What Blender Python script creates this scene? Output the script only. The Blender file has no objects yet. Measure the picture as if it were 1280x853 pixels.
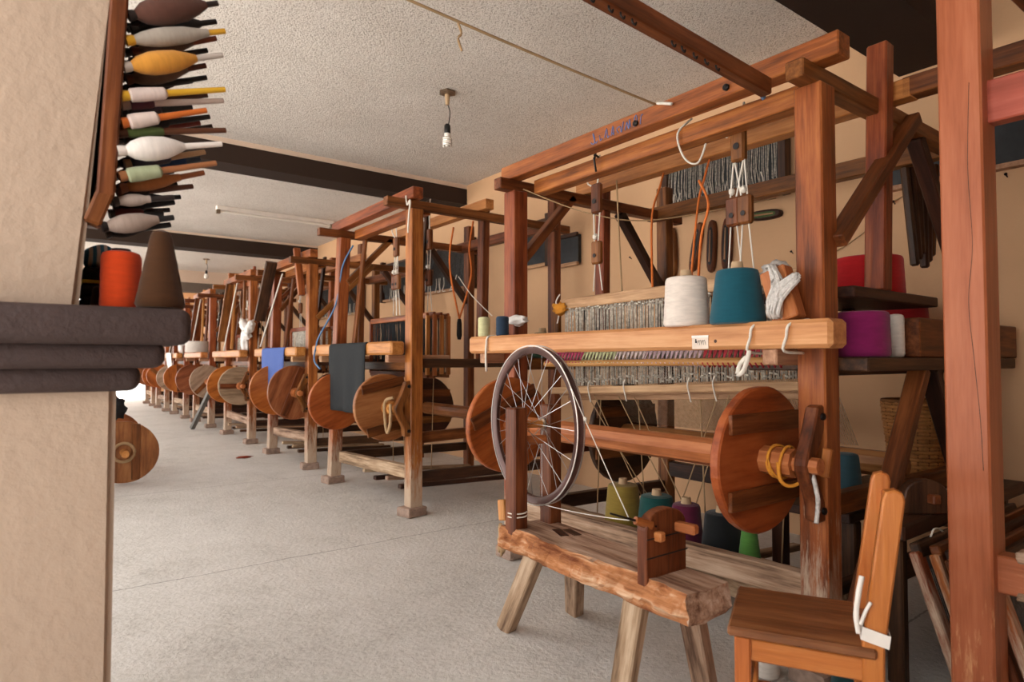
import bpy, bmesh, math, random
from mathutils import Vector as V, Matrix as M
sc = bpy.context.scene
COL = sc.collection
PI = math.pi
R = random.Random(7)

# ---------------------------------------------------------------- camera
FPX = 790.0
YAW = math.radians(36.8)
PITCH = math.radians(1.74)
CAM = V((0, 0, 1.0))
c_r = V((math.cos(YAW), -math.sin(YAW), 0))
c_f = V((math.sin(YAW) * math.cos(PITCH), math.cos(YAW) * math.cos(PITCH), math.sin(PITCH)))
c_u = V((-math.sin(YAW) * math.sin(PITCH), -math.cos(YAW) * math.sin(PITCH), math.cos(PITCH)))
cd = bpy.data.cameras.new('camera')
cd.sensor_width = 36
cd.lens = FPX / 1280 * 36
cd.clip_start = 0.05
cd.dof.use_dof = True
cd.dof.focus_distance = 2.6
cd.dof.aperture_fstop = 4.0
cam = bpy.data.objects.new('camera', cd)
cam.matrix_world = M((c_r, c_u, -c_f)).transposed().to_4x4()
cam.location = CAM
COL.objects.link(cam)
sc.camera = cam


def at(px, py, X=None, Y=None, Z=None):
    """the point of a real plane X=, Y= or Z= seen at a pixel of the 1280x853 photograph"""
    d = c_f + c_r * ((px - 640) / FPX) + c_u * ((426.5 - py) / FPX)
    if X is not None:
        k = X / d.x
    elif Y is not None:
        k = Y / d.y
    else:
        k = (Z - 1.0) / d.z
    return CAM + d * k


# ---------------------------------------------------------------- materials
def lin(c):
    if isinstance(c, str):
        c = [int(c[i:i + 2], 16) / 255 for i in (0, 2, 4)]
        c = [x / 12.92 if x <= .04045 else ((x + .055) / 1.055) ** 2.4 for x in c]
    return (c[0], c[1], c[2], 1)


def new_mat(name):
    m = bpy.data.materials.new(name)
    m.use_nodes = True
    nt = m.node_tree
    return m, nt, nt.nodes['Principled BSDF']


def ramp(nt, stops):
    n = nt.nodes.new('ShaderNodeValToRGB')
    e = n.color_ramp.elements
    while len(e) < len(stops):
        e.new(.5)
    for k, (p, c) in zip(e, stops):
        k.position = p
        k.color = lin(c)
    return n


def mathn(nt, op, a, b=None, clamp=False):
    n = nt.nodes.new('ShaderNodeMath')
    n.operation = op
    n.use_clamp = clamp
    for i, x in enumerate((a, b)):
        if x is None:
            continue
        if isinstance(x, (int, float)):
            n.inputs[i].default_value = x
        else:
            nt.links.new(x, n.inputs[i])
    return n.outputs[0]


def noise(nt, vec, scale, detail=4, rough=.6):
    n = nt.nodes.new('ShaderNodeTexNoise')
    n.inputs['Scale'].default_value = scale
    n.inputs['Detail'].default_value = detail
    n.inputs['Roughness'].default_value = rough
    if vec is not None:
        nt.links.new(vec, n.inputs['Vector'])
    return n.outputs['Fac']


def mixc(nt, f, a, b, mode='MIX'):
    n = nt.nodes.new('ShaderNodeMix')
    n.data_type = 'RGBA'
    n.blend_type = mode
    if isinstance(f, (int, float)):
        n.inputs[0].default_value = f
    else:
        nt.links.new(f, n.inputs[0])
    for i, x in ((6, a), (7, b)):
        if isinstance(x, (tuple, list, str)):
            n.inputs[i].default_value = lin(x)
        else:
            nt.links.new(x, n.inputs[i])
    return n.outputs[2]


def bump(nt, bs, h, strength, dist=.01):
    b = nt.nodes.new('ShaderNodeBump')
    b.inputs['Strength'].default_value = strength
    b.inputs['Distance'].default_value = dist
    nt.links.new(h, b.inputs['Height'])
    nt.links.new(b.outputs[0], bs.inputs['Normal'])


def objvec(nt, scale=(1, 1, 1)):
    tc = nt.nodes.new('ShaderNodeTexCoord')
    oi = nt.nodes.new('ShaderNodeObjectInfo')
    mp = nt.nodes.new('ShaderNodeMapping')
    mp.inputs['Scale'].default_value = scale
    nt.links.new(tc.outputs['Object'], mp.inputs['Vector'])
    va = nt.nodes.new('ShaderNodeVectorMath')
    va.operation = 'ADD'
    nt.links.new(mp.outputs[0], va.inputs[0])
    sv = nt.nodes.new('ShaderNodeVectorMath')
    sv.operation = 'SCALE'
    cb = nt.nodes.new('ShaderNodeCombineXYZ')
    for i in range(3):
        nt.links.new(oi.outputs['Random'], cb.inputs[i])
    nt.links.new(cb.outputs[0], sv.inputs[0])
    sv.inputs['Scale'].default_value = 73.0
    nt.links.new(sv.outputs[0], va.inputs[1])
    return va.outputs[0], oi.outputs['Random']


def wood(name, dark, mid, light, rough=.55, wear=None, vary=.28, grain=1.0, bmp=.25, wear_top=.5, wear_bias=.56):
    """grain along the object's own X; wear = pale bare wood where paint has rubbed off the foot of a post"""
    m, nt, bs = new_mat(name)
    vec, rnd = objvec(nt, (1.2, 16 * grain, 16 * grain))
    n1 = noise(nt, vec, 1.6, 5, .65)
    vec2, _ = objvec(nt, (5, 90 * grain, 90 * grain))
    n2 = noise(nt, vec2, 1.2, 3, .6)
    vec3, _ = objvec(nt, (3, 5, 5))
    n3 = noise(nt, vec3, 1.5, 3, .6)
    f = mathn(nt, 'ADD', mathn(nt, 'MULTIPLY', n1, .62), mathn(nt, 'MULTIPLY', n2, .2))
    f = mathn(nt, 'ADD', f, mathn(nt, 'MULTIPLY', n3, .2))
    rp = ramp(nt, [(.40, dark), (.51, mid), (.62, light)])
    nt.links.new(f, rp.inputs[0])
    col = rp.outputs[0]
    # every plank its own tone
    hsv = nt.nodes.new('ShaderNodeHueSaturation')
    nt.links.new(col, hsv.inputs['Color'])
    nt.links.new(mathn(nt, 'ADD', mathn(nt, 'MULTIPLY', rnd, vary * 2), 1 - vary), hsv.inputs['Value'])
    nt.links.new(mathn(nt, 'ADD', mathn(nt, 'MULTIPLY', rnd, .02), .49), hsv.inputs['Hue'])
    col = hsv.outputs[0]
    if wear:
        geo = nt.nodes.new('ShaderNodeNewGeometry')
        sx = nt.nodes.new('ShaderNodeSeparateXYZ')
        nt.links.new(geo.outputs['Position'], sx.inputs[0])
        g = mathn(nt, 'MULTIPLY', mathn(nt, 'SUBTRACT', wear_top, sx.outputs[2]), 2.0 / wear_top)
        vw, _ = objvec(nt, (6, 45, 45))
        nw = noise(nt, vw, 1.3, 5, .75)
        g = mathn(nt, 'ADD', g, mathn(nt, 'MULTIPLY', mathn(nt, 'SUBTRACT', nw, wear_bias), 5.0))
        g = mathn(nt, 'MULTIPLY', g, .85, True)
        col = mixc(nt, g, col, wear)
    nt.links.new(col, bs.inputs['Base Color'])
    bs.inputs['Roughness'].default_value = rough
    bs.inputs['Specular IOR Level'].default_value = .3
    bump(nt, bs, mathn(nt, 'ADD', n2, n1), bmp, .004)
    return m


def plain(name, c, rough=.6, metal=0, var=.0, spec=.4, sc_=20, bmp=0):
    m, nt, bs = new_mat(name)
    bs.inputs['Roughness'].default_value = rough
    bs.inputs['Metallic'].default_value = metal
    bs.inputs['Specular IOR Level'].default_value = spec
    vec, _ = objvec(nt)
    n = noise(nt, vec, sc_, 4)
    c = lin(c)
    rp = ramp(nt, [(.3, [x * (1 - var) for x in c[:3]]), (.7, [min(1, x * (1 + var)) for x in c[:3]])])
    nt.links.new(n, rp.inputs[0])
    nt.links.new(rp.outputs[0], bs.inputs['Base Color'])
    if bmp:
        bump(nt, bs, n, bmp, .004)
    return m


_ym = {}


def yarn_mat(c, pitch=260):
    """wound yarn: fine rings round the object's own Z"""
    key = (c, pitch)
    if key in _ym:
        return _ym[key]
    m, nt, bs = new_mat('yarn_' + c)
    tc = nt.nodes.new('ShaderNodeTexCoord')
    w = nt.nodes.new('ShaderNodeTexWave')
    w.bands_direction = 'Z'
    w.inputs['Scale'].default_value = pitch / 2.2
    w.inputs['Distortion'].default_value = .8
    w.inputs['Detail'].default_value = 2
    w.inputs['Detail Scale'].default_value = 2
    nt.links.new(tc.outputs['Object'], w.inputs['Vector'])
    vec, rnd = objvec(nt, (12, 12, 60))
    n = noise(nt, vec, 2, 4)
    cc = lin(c)[:3]
    f = mathn(nt, 'ADD', mathn(nt, 'MULTIPLY', w.outputs['Fac'], .25), mathn(nt, 'MULTIPLY', n, .75))
    rp = ramp(nt, [(.2, [x * .78 for x in cc]), (.55, cc), (.85, [min(1, x * 1.2) for x in cc])])
    nt.links.new(f, rp.inputs[0])
    nt.links.new(rp.outputs[0], bs.inputs['Base Color'])
    bs.inputs['Roughness'].default_value = .85
    bs.inputs['Specular IOR Level'].default_value = .15
    bs.inputs['Sheen Weight'].default_value = .15
    bump(nt, bs, w.outputs['Fac'], .35, .002)
    _ym[key] = m
    return m


W = {}
W['orange'] = wood('wood_orange', '5f3016', '8a4923', 'a66233', wear='b9a28c', rough=.42, vary=.2)
W['red'] = wood('wood_redbrown', '462510', '693919', '87512a', rough=.45, vary=.22)
W['dark'] = wood('wood_dark', '24150d', '3c2417', '553522', rough=.5)
W['light'] = wood('wood_light_pine', 'ab7343', 'c28a56', 'd09c69', rough=.42, vary=.0)
W['pine'] = wood('wood_pine', '94592d', 'b3713d', 'c4844e', rough=.42, vary=.12)
W['grey'] = wood('wood_weathered', '5e4736', 'a08369', 'c2a88f', rough=.8, vary=.12, bmp=.6)
W['brick'] = wood('wood_paint_red', '8e472d', 'a2543a', 'ad6045', rough=.36, vary=.0, wear='d8a070', bmp=.12, wear_top=.75, wear_bias=.78)
W['chair'] = wood('wood_chair', 'a35d29', 'b86d35', 'c57d41', rough=.32, vary=.06)
W['seat'] = wood('wood_seat', '5c3720', '7e4e2f', '96643f', rough=.35, vary=.0, grain=.8)
W['disc'] = wood('wood_disc', '7a3d18', 'a25724', 'b56a33', rough=.4, grain=.5, vary=.18)
W['disc_dark'] = wood('wood_disc_dark', '2a180f', '40261a', '543524', rough=.45, grain=.5, vary=.1)
W['disc_brown'] = wood('wood_disc_brown', '6a3c20', '8a5430', 'a06a42', rough=.4, grain=.6, vary=.1)
W['disc_grey'] = wood('wood_disc_grey', '7d6550', '9a8069', 'b0967e', rough=.6, grain=.6, vary=.06)
W['bar'] = wood('wood_heddle_bar', '8c654a', 'ab8262', 'c29a78', rough=.6, vary=.1)
W['log'] = wood('wood_barky_log', '6a4a34', 'a98a70', 'c8b09a', rough=.85, vary=.0, grain=.8, bmp=.9)
W['bark'] = wood('wood_flaky_edge', '6e3f1f', 'b07a4c', 'd9b894', rough=.9, vary=.0, grain=.7, bmp=1.0)
MT = {
    'string': plain('cotton_string', 'd9d2c6', .9, 0, .12),
    'tan_string': plain('tan_string', 'a88a66', .9, 0, .15),
    'orange_cord': plain('orange_cord', 'c8692a', .8, 0, .15),
    'yellow_cord': plain('yellow_cord', 'd08a2c', .85, 0, .2),
    'blue_cord': plain('blue_cord', '5c7fa6', .7, 0, .1),
    'wire': plain('steel_wire', 'b4b2b0', .3, .9),
    'rim': plain('rim_brown', '553a35', .28, .35, .45, .5, 6),
    'rim_edge': plain('rim_silver', 'bdb6b0', .3, .8, .1),
    'metal_dark': plain('dark_iron', '2b2726', .45, .7, .2),
    'hub': plain('hub_steel', '8b7763', .4, .6, .3),
    'black': plain('black_plastic', '1c1a1a', .5),
    'white': plain('white_plastic', 'e4ddd5', .5, 0, .05),
    'block': plain('brick_block', '9c8577', .95, 0, .25, .2, 30, .5),
    'heddle': plain('heddle_thread', 'c4bdb1', .9, 0, .5, .2, 60),
    'heddle_dark': plain('heddle_wire_dark', '55524f', .5, .3, .4, .4, 60),
    'panel': plain('dark_reed_panel', '26282b', .4, 0, .3),
    'paper': plain('clear_label', 'd6c4b4', .3, 0, .12),
    'ink': plain('blue_ink', '5c6c9c', .6),
    'plastic_bag': plain('white_bag_plastic', 'dcd8d4', .35, 0, .12, .5, 14, .4),
    'wool': plain('grey_white_wool', 'c4bfba', .95, 0, .25, .1, 90, .5),
    'cork': plain('cardboard', 'b79a78', .8, 0, .1),
    'cloth_dark': plain('charcoal_cloth', '2f3133', .9, 0, .2, .15, 200),
    'cloth_blue': plain('blue_cloth', '5468a4', .9, 0, .15, .15, 200),
    'leaf': plain('dry_red_leaf', '8c3a22', .8, 0, .2),
    'glass': plain('lamp_glass', 'e8e2da', .15),
}

# ---------------------------------------------------------------- objects
MW = {}


def link(name, me, mat, par=None, mw=None, smooth=False):
    if isinstance(mat, str):
        mat = W.get(mat) or MT[mat]
    o = bpy.data.objects.new(name, me)
    COL.objects.link(o)
    if mat is not None:
        for m in (mat if isinstance(mat, (list, tuple)) else [mat]):
            me.materials.append(m)
    mw = mw or M.Identity(4)
    MW[o.name] = mw
    if par is not None:
        o.parent = par
        o.matrix_basis = MW[par.name].inverted() @ mw
    else:
        o.matrix_basis = mw
    if smooth:
        for p in me.polygons:
            p.use_smooth = True
    return o


def tag(o, label, cat, group=None, kind=None):
    if label:
        o['label'] = label
    if cat:
        o['category'] = cat
    if group:
        o['group'] = group
    if kind:
        o['kind'] = kind
    return o


def thing(name, label, cat, loc=(0, 0, 0), group=None):
    o = bpy.data.objects.new(name, None)
    o.empty_display_size = .05
    COL.objects.link(o)
    MW[o.name] = M.Translation(V(loc))
    o.matrix_basis = MW[o.name]
    return tag(o, label, cat, group)


def structure(o):
    o['kind'] = 'structure'
    return o


def frame(p0, p1, up=(0, 0, 1)):
    p0, p1 = V(p0), V(p1)
    x = (p1 - p0).normalized()
    up = V(up)
    if abs(x.dot(up)) > .95:
        up = V((0, 1, 0)) if abs(x.y) < .9 else V((1, 0, 0))
    y = up.cross(x).normalized()
    z = x.cross(y)
    m = M((x, y, z)).transposed().to_4x4()
    m.translation = (p0 + p1) / 2
    return m, (p1 - p0).length


def box_mesh(l, w, h, bev=.004, rough=0, seed=0, cuts=0, taper=1.0):
    bm = bmesh.new()
    bmesh.ops.create_cube(bm, size=1)
    for v in bm.verts:
        k = taper if v.co.x > 0 else 1
        v.co = V((v.co.x * l, v.co.y * w * k, v.co.z * h * k))
    if bev:
        bmesh.ops.bevel(bm, geom=list(bm.edges), offset=min(bev, w * .3, h * .3, l * .3), segments=2 if rough else 1, affect='EDGES', profile=.6)
    if rough:
        rr = random.Random(seed)
        n = max(3, int(l / .05))
        for i in range(1, n):
            bmesh.ops.bisect_plane(bm, geom=list(bm.verts) + list(bm.edges) + list(bm.faces), plane_co=(l * (i / n - .5), 0, 0), plane_no=(1, 0, 0))
        for i in range(1, 4):
            bmesh.ops.bisect_plane(bm, geom=list(bm.verts) + list(bm.edges) + list(bm.faces), plane_co=(0, 0, h * (i / 4 - .5)), plane_no=(0, 0, 1))
        for v in bm.verts:
            v.co += V((rr.uniform(-.3, .3), rr.uniform(-1, 1), rr.uniform(-.6, .6))) * rough
    me = bpy.data.meshes.new('m')
    bm.to_mesh(me)
    bm.free()
    return me


def beam(name, p0, p1, w, h, mat, par=None, up=(0, 0, 1), bev=.004, rough=0, taper=1.0, mw=None):
    """a straight timber from p0 to p1: w across, h along 'up'; its mesh lies along the object's X"""
    m, l = frame(p0, p1, up)
    return link(name, box_mesh(l, w, h, bev, rough, R.random(), taper=taper), mat, par, m)


def post(name, x, y, z0, z1, wx, wy, mat, par=None, dx=0, dy=0, bev=.005):
    m, l = frame((x, y, z0), (x + dx, y + dy, z1), (1, 0, 0))
    # local z ~ world x
    return link(name, box_mesh(l, wy, wx, bev), mat, par, m)


def lathe_mesh(prof, segs=28, cap=True):
    vs, fs = [], []
    n = len(prof)
    for r_, z in prof:
        for k in range(segs):
            a = 2 * PI * k / segs
            vs.append((r_ * math.cos(a), r_ * math.sin(a), z))
    for i in range(n - 1):
        for k in range(segs):
            k2 = (k + 1) % segs
            fs.append((i * segs + k, i * segs + k2, (i + 1) * segs + k2, (i + 1) * segs + k))
    if cap:
        fs.append(tuple(reversed(range(segs))))
        fs.append(tuple(range((n - 1) * segs, n * segs)))
    me = bpy.data.meshes.new('m')
    me.from_pydata(vs, [], fs)
    me.update()
    return me


def axis_m(p, d):
    """matrix taking local Z to direction d at p"""
    d = V(d).normalized()
    m = d.to_track_quat('Z', 'Y').to_matrix().to_4x4()
    m.translation = V(p)
    return m


def lathe(name, prof, p, d, mat, par=None, segs=28, smooth=True, cap=True):
    if isinstance(mat, str) and mat in W:      # wood: keep the grain (object X) along the axis
        me = lathe_mesh(prof, segs, cap)
        me.transform(M(((0, 0, 1, 0), (1, 0, 0, 0), (0, 1, 0, 0), (0, 0, 0, 1))))
        mw = axis_m(p, d) @ M(((0, 1, 0, 0), (0, 0, 1, 0), (1, 0, 0, 0), (0, 0, 0, 1)))
        o = link(name, me, mat, par, mw, smooth)
        if smooth:
            me.set_sharp_from_angle(angle=math.radians(40))
        return o
    o = link(name, lathe_mesh(prof, segs, cap), mat, par, axis_m(p, d), smooth)
    if smooth:
        o.data.set_sharp_from_angle(angle=math.radians(40))
    return o


def rod(name, p0, p1, r_, mat, par=None, segs=14, r2=None):
    p0, p1 = V(p0), V(p1)
    l = (p1 - p0).length
    return lathe(name, [(r_, 0), (r2 or r_, l)], p0, p1 - p0, mat, par, segs)


def tube_geo(pts, r_, segs, vs, fs, closed=False):
    pts = [V(p) for p in pts]
    n = len(pts)
    b = len(vs)
    up = V((.21, .13, .97))
    for i, p in enumerate(pts):
        a = pts[i - 1] if (i or closed) else p
        c = pts[(i + 1) % n] if (i < n - 1 or closed) else p
        t = (c - a)
        t = t.normalized() if t.length > 1e-9 else V((0, 0, 1))
        s = t.cross(up)
        if s.length < 1e-3:
            s = t.cross(V((1, 0, 0)))
        s.normalize()
        q = s.cross(t)
        for k in range(segs):
            an = 2 * PI * k / segs
            vs.append(tuple(p + (s * math.cos(an) + q * math.sin(an)) * r_))
    for i in range(n if closed else n - 1):
        j = (i + 1) % n
        for k in range(segs):
            k2 = (k + 1) % segs
            fs.append((b + i * segs + k, b + i * segs + k2, b + j * segs + k2, b + j * segs + k))
    if not closed:
        fs.append(tuple(b + k for k in reversed(range(segs))))
        fs.append(tuple(b + (n - 1) * segs + k for k in range(segs)))


def tubes(name, lines, r_, mat, par=None, segs=6, smooth=True, closed=False):
    """one mesh of a cord (or of a mass of threads); origin at its first point"""
    vs, fs = [], []
    o0 = V(lines[0][0])
    for L in lines:
        tube_geo([V(p) - o0 for p in L], r_, segs, vs, fs, closed)
    me = bpy.data.meshes.new('m')
    me.from_pydata(vs, [], fs)
    me.update()
    return link(name, me, mat, par, M.Translation(o0), smooth)


def tube(name, pts, r_, mat, par=None, segs=6, closed=False):
    return tubes(name, [pts], r_, mat, par, segs, True, closed)


def sag(p0, p1, s, n=10):
    p0, p1 = V(p0), V(p1)
    return [p0.lerp(p1, i / n) - V((0, 0, s * 4 * (i / n) * (1 - i / n))) for i in range(n + 1)]


def smooth_path(pts, n=6):
    pts = [V(p) for p in pts]
    out = []
    for i in range(len(pts) - 1):
        p0 = pts[max(0, i - 1)]; p1 = pts[i]; p2 = pts[i + 1]; p3 = pts[min(len(pts) - 1, i + 2)]
        for k in range(n):
            t = k / n
            out.append(.5 * ((2 * p1) + (p2 - p0) * t + (2 * p0 - 5 * p1 + 4 * p2 - p3) * t * t + (3 * p1 - p0 - 3 * p2 + p3) * t ** 3))
    out.append(pts[-1])
    return out


def prism(name, outline, thick, mat, par, mw, bev=.003):
    """outline in local XY extruded along local Z (centred)"""
    bm = bmesh.new()
    vs = [bm.verts.new((x, y, -thick / 2)) for x, y in outline]
    f = bm.faces.new(vs)
    r_ = bmesh.ops.extrude_face_region(bm, geom=[f])
    for v in r_['geom']:
        if isinstance(v, bmesh.types.BMVert):
            v.co.z += thick
    bmesh.ops.recalc_face_normals(bm, faces=bm.faces)
    if bev:
        es = [e for e in bm.edges if abs(e.verts[0].co.z - e.verts[1].co.z) < 1e-6]
        bmesh.ops.bevel(bm, geom=es, offset=bev, segments=1, affect='EDGES')
    me = bpy.data.meshes.new('m')
    bm.to_mesh(me)
    bm.free()
    return link(name, me, mat, par, mw)


def axes_m(p, x, y):
    x = V(x).normalized()
    y = V(y)
    y = (y - x * y.dot(x)).normalized()
    z = x.cross(y)
    m = M((x, y, z)).transposed().to_4x4()
    m.translation = V(p)
    return m


def blob(name, p, size, mat, par=None, seed=0, amp=.25, sub=3, freq=3.0, mw=None):
    """a soft irregular lump (crumpled bag, knot of wool, stone)"""
    from mathutils import noise as nz
    bm = bmesh.new()
    bmesh.ops.create_icosphere(bm, subdivisions=sub, radius=1)
    for v in bm.verts:
        k = 1 + amp * nz.noise(v.co * freq + V((seed * 3.1, seed, 0)))
        v.co = V((v.co.x * size[0] * k, v.co.y * size[1] * k, v.co.z * size[2] * k))
    me = bpy.data.meshes.new('m')
    bm.to_mesh(me)
    bm.free()
    return link(name, me, mat, par, mw or M.Translation(V(p)), True)


def plain_mesh(name, vs, fs, mat, par=None, mw=None, smooth=False):
    me = bpy.data.meshes.new('m')
    me.from_pydata([tuple(v) for v in vs], [], fs)
    me.update()
    return link(name, me, mat, par, mw, smooth)


def sbox(name, x0, x1, y0, y1, z0, z1, mat, par=None, bev=0):
    return link(name, box_mesh(x1 - x0, y1 - y0, z1 - z0, bev), mat, par, M.Translation(V(((x0 + x1) / 2, (y0 + y1) / 2, (z0 + z1) / 2))))
# ---------------------------------------------------------------- the room
def wall_mat(name, c, var=.06, b=.5, scale=8, rough=.85):
    m, nt, bs = new_mat(name)
    tc = nt.nodes.new('ShaderNodeTexCoord')
    n1 = noise(nt, tc.outputs['Object'], scale * .25, 5, .6)
    n2 = noise(nt, tc.outputs['Object'], scale * 4, 4, .6)
    cc = lin(c)[:3]
    rp = ramp(nt, [(.3, [x * (1 - var) for x in cc]), (.7, [min(1, x * (1 + var)) for x in cc])])
    nt.links.new(n1, rp.inputs[0])
    nt.links.new(rp.outputs[0], bs.inputs['Base Color'])
    bs.inputs['Roughness'].default_value = rough
    bs.inputs['Specular IOR Level'].default_value = .2
    bump(nt, bs, mathn(nt, 'ADD', mathn(nt, 'MULTIPLY', n1, .6), n2), b, .006)
    return m


def ceiling_mat():
    m, nt, bs = new_mat('sprayed_plaster')
    tc = nt.nodes.new('ShaderNodeTexCoord')
    n1 = noise(nt, tc.outputs['Object'], 95, 3, .7)
    n2 = noise(nt, tc.outputs['Object'], 1.6, 4, .6)
    r1 = ramp(nt, [(.33, 'b5aca3'), (.46, 'e9e2da'), (.7, 'f1ece6')])
    nt.links.new(n1, r1.inputs[0])
    r2 = ramp(nt, [(.35, (.92, .91, .90)), (.62, (1, 1, 1))])
    nt.links.new(n2, r2.inputs[0])
    nt.links.new(mixc(nt, 1.0, r1.outputs[0], r2.outputs[0], 'MULTIPLY'), bs.inputs['Base Color'])
    bs.inputs['Roughness'].default_value = .95
    bs.inputs['Specular IOR Level'].default_value = .1
    bump(nt, bs, n1, .9, .02)
    return m


def floor_mat():
    m, nt, bs = new_mat('rough_concrete')
    tc = nt.nodes.new('ShaderNodeTexCoord')
    n1 = noise(nt, tc.outputs['Object'], 1.1, 6, .62)
    n2 = noise(nt, tc.outputs['Object'], 55, 4, .7)
    n3 = noise(nt, tc.outputs['Object'], 7, 5, .65)
    f = mathn(nt, 'ADD', mathn(nt, 'MULTIPLY', n1, .34), mathn(nt, 'ADD', mathn(nt, 'MULTIPLY', n2, .40), mathn(nt, 'MULTIPLY', n3, .26)))
    rp = ramp(nt, [(.34, 'a9a49e'), (.46, 'c6c2bc'), (.54, 'cfcbc6'), (.68, 'dad6d1')])
    nt.links.new(f, rp.inputs[0])
    # a cast joint and hairline crack running across the slab
    sx = nt.nodes.new('ShaderNodeSeparateXYZ')
    nt.links.new(tc.outputs['Object'], sx.inputs[0])
    w = mathn(nt, 'ADD', sx.outputs[1], mathn(nt, 'MULTIPLY', mathn(nt, 'SUBTRACT', n3, .5), .05))
    d = mathn(nt, 'ABSOLUTE', mathn(nt, 'SUBTRACT', mathn(nt, 'MODULO', mathn(nt, 'ADD', w, 20.2), 2.2), 1.1))
    line = mathn(nt, 'LESS_THAN', d, .0045)
    col = mixc(nt, mathn(nt, 'MULTIPLY', line, .55), rp.outputs[0], '5b554f')
    nt.links.new(col, bs.inputs['Base Color'])
    bs.inputs['Roughness'].default_value = .75
    bs.inputs['Specular IOR Level'].default_value = .3
    h = mathn(nt, 'SUBTRACT', mathn(nt, 'ADD', n2, n3), mathn(nt, 'MULTIPLY', line, .8))
    bump(nt, bs, h, .7, .008)
    return m


mw_cream = wall_mat('cream_wall', 'd0a781', .05, .25)
mw_beam = wall_mat('dark_brown_paint', '33261f', .1, .15)
mw_beam_haze = wall_mat('hazed_brown_paint', '6c6057', .1, .15)  # the dark beam paint, made paler to imitate haze over distance
mw_band = wall_mat('cream_band', 'cfb9a6', .05, .2)
mw_pillar = wall_mat('pillar_plaster', 'b8a28f', .05, .75, 7)
mw_imp = wall_mat('impost_paint', '4c3f3d', .18, .6, 16, .7)
XW, ZC, YF = 3.5, 2.8, 18.5
structure(sbox('floor', -.62, XW + .15, -3.2, YF + 3, -.12, 0, floor_mat()))
structure(sbox('ground', -40, -.62, -30, 50, -.22, -.1, wall_mat('courtyard_bounce', 'd8d5d0', .1, .4)))  # unseen pale ground, added to bounce daylight up to the ceiling
structure(sbox('ceiling', -.62, XW + .15, -3.2, YF, ZC, ZC + .12, ceiling_mat()))
structure(sbox('wall_right', XW, XW + .15, -3.2, YF, 0, ZC, mw_cream))
structure(sbox('wall_far', 2.25, XW, YF, YF + .15, 0, ZC, mw_cream))
structure(sbox('blocker_back', -.62, XW, -3.2, -3.05, 0, ZC, mw_cream))  # unseen, put in behind the camera to darken the near end
structure(sbox('blocker_side', -.77, -.62, -3.2, -.7, 0, ZC, mw_cream))  # unseen, added to block sky light on faces turned to the camera
wf = structure(sbox('window_1', 2.45, 3.35, YF - .03, YF, 1.75, 2.45, 'red'))
sbox('pane', 2.5, 3.3, YF - .035, YF - .028, 1.8, 2.4, 'panel', wf)


def ceiling_beam(k, y0, y1, drop, band, mat=mw_beam, both=True):
    b = structure(sbox('trim_%d' % k, -.62, XW, y0, y1, ZC - drop, ZC - band, mat, None))
    structure(sbox('trim_%d' % (k + 20), -.62, XW, y0 - .004, y1 + .004, ZC - band, ZC, mw_band, None))


ceiling_beam(1, 1.06, 1.37, .35, .05)
ceiling_beam(2, 5.45, 5.72, .20, .04)
ceiling_beam(3, 9.80, 10.1, .22, .03)
ceiling_beam(4, 14.0, 14.3, .42, .24, mw_beam_haze)


def pillar(name, y, mat=mw_pillar):
    bm = bmesh.new()
    pts = []
    secs = [(0.0, .127), (.955, .127), (1.06, .058), (1.75, .103), (2.3, .15), (2.8, .22)]
    for z, xr in secs:
        pts.append([bm.verts.new(c) for c in ((-.62, y, z), (xr, y, z), (xr, y + .45, z), (-.62, y + .45, z))])
    for a, b in zip(pts, pts[1:]):
        for i in range(4):
            j = (i + 1) % 4
            bm.faces.new((a[i], a[j], b[j], b[i]))
    bm.faces.new(list(reversed(pts[0])))
    bm.faces.new(pts[-1])
    es = [e for e in bm.edges if abs(e.verts[0].co.z - e.verts[1].co.z) > .2]
    bmesh.ops.bevel(bm, geom=es, offset=.014, segments=3, affect='EDGES')
    me = bpy.data.meshes.new('m')
    bm.to_mesh(me)
    bm.free()
    return structure(link(name, me, mat, None, None, False))


pillar('wall_left', 1.5)
for i, y in enumerate((5.5, 9.8, 14.0)):
    pillar('pillar', y)


def impost(name, y):
    bm = bmesh.new()
    for xr, e, z0, z1 in ((.166, .035, .938, .992), (.205, .068, .984, 1.038), (.247, .10, 1.03, 1.103)):
        r_ = bmesh.ops.create_cube(bm, size=1)
        vs = r_['verts']
        for v in vs:
            v.co = V(((-.70 if v.co.x < 0 else xr), (y - e if v.co.y < 0 else y + .45 + e), (z0 if v.co.z < 0 else z1)))
        es = list({e_ for v in vs for e_ in v.link_edges})
        bmesh.ops.bevel(bm, geom=es, offset=.022, segments=4, affect='EDGES', profile=.5)
    me = bpy.data.meshes.new('m')
    bm.to_mesh(me)
    bm.free()
    return structure(link(name, me, mw_imp, None, None, True))


impost('trim_5', 1.5)

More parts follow.
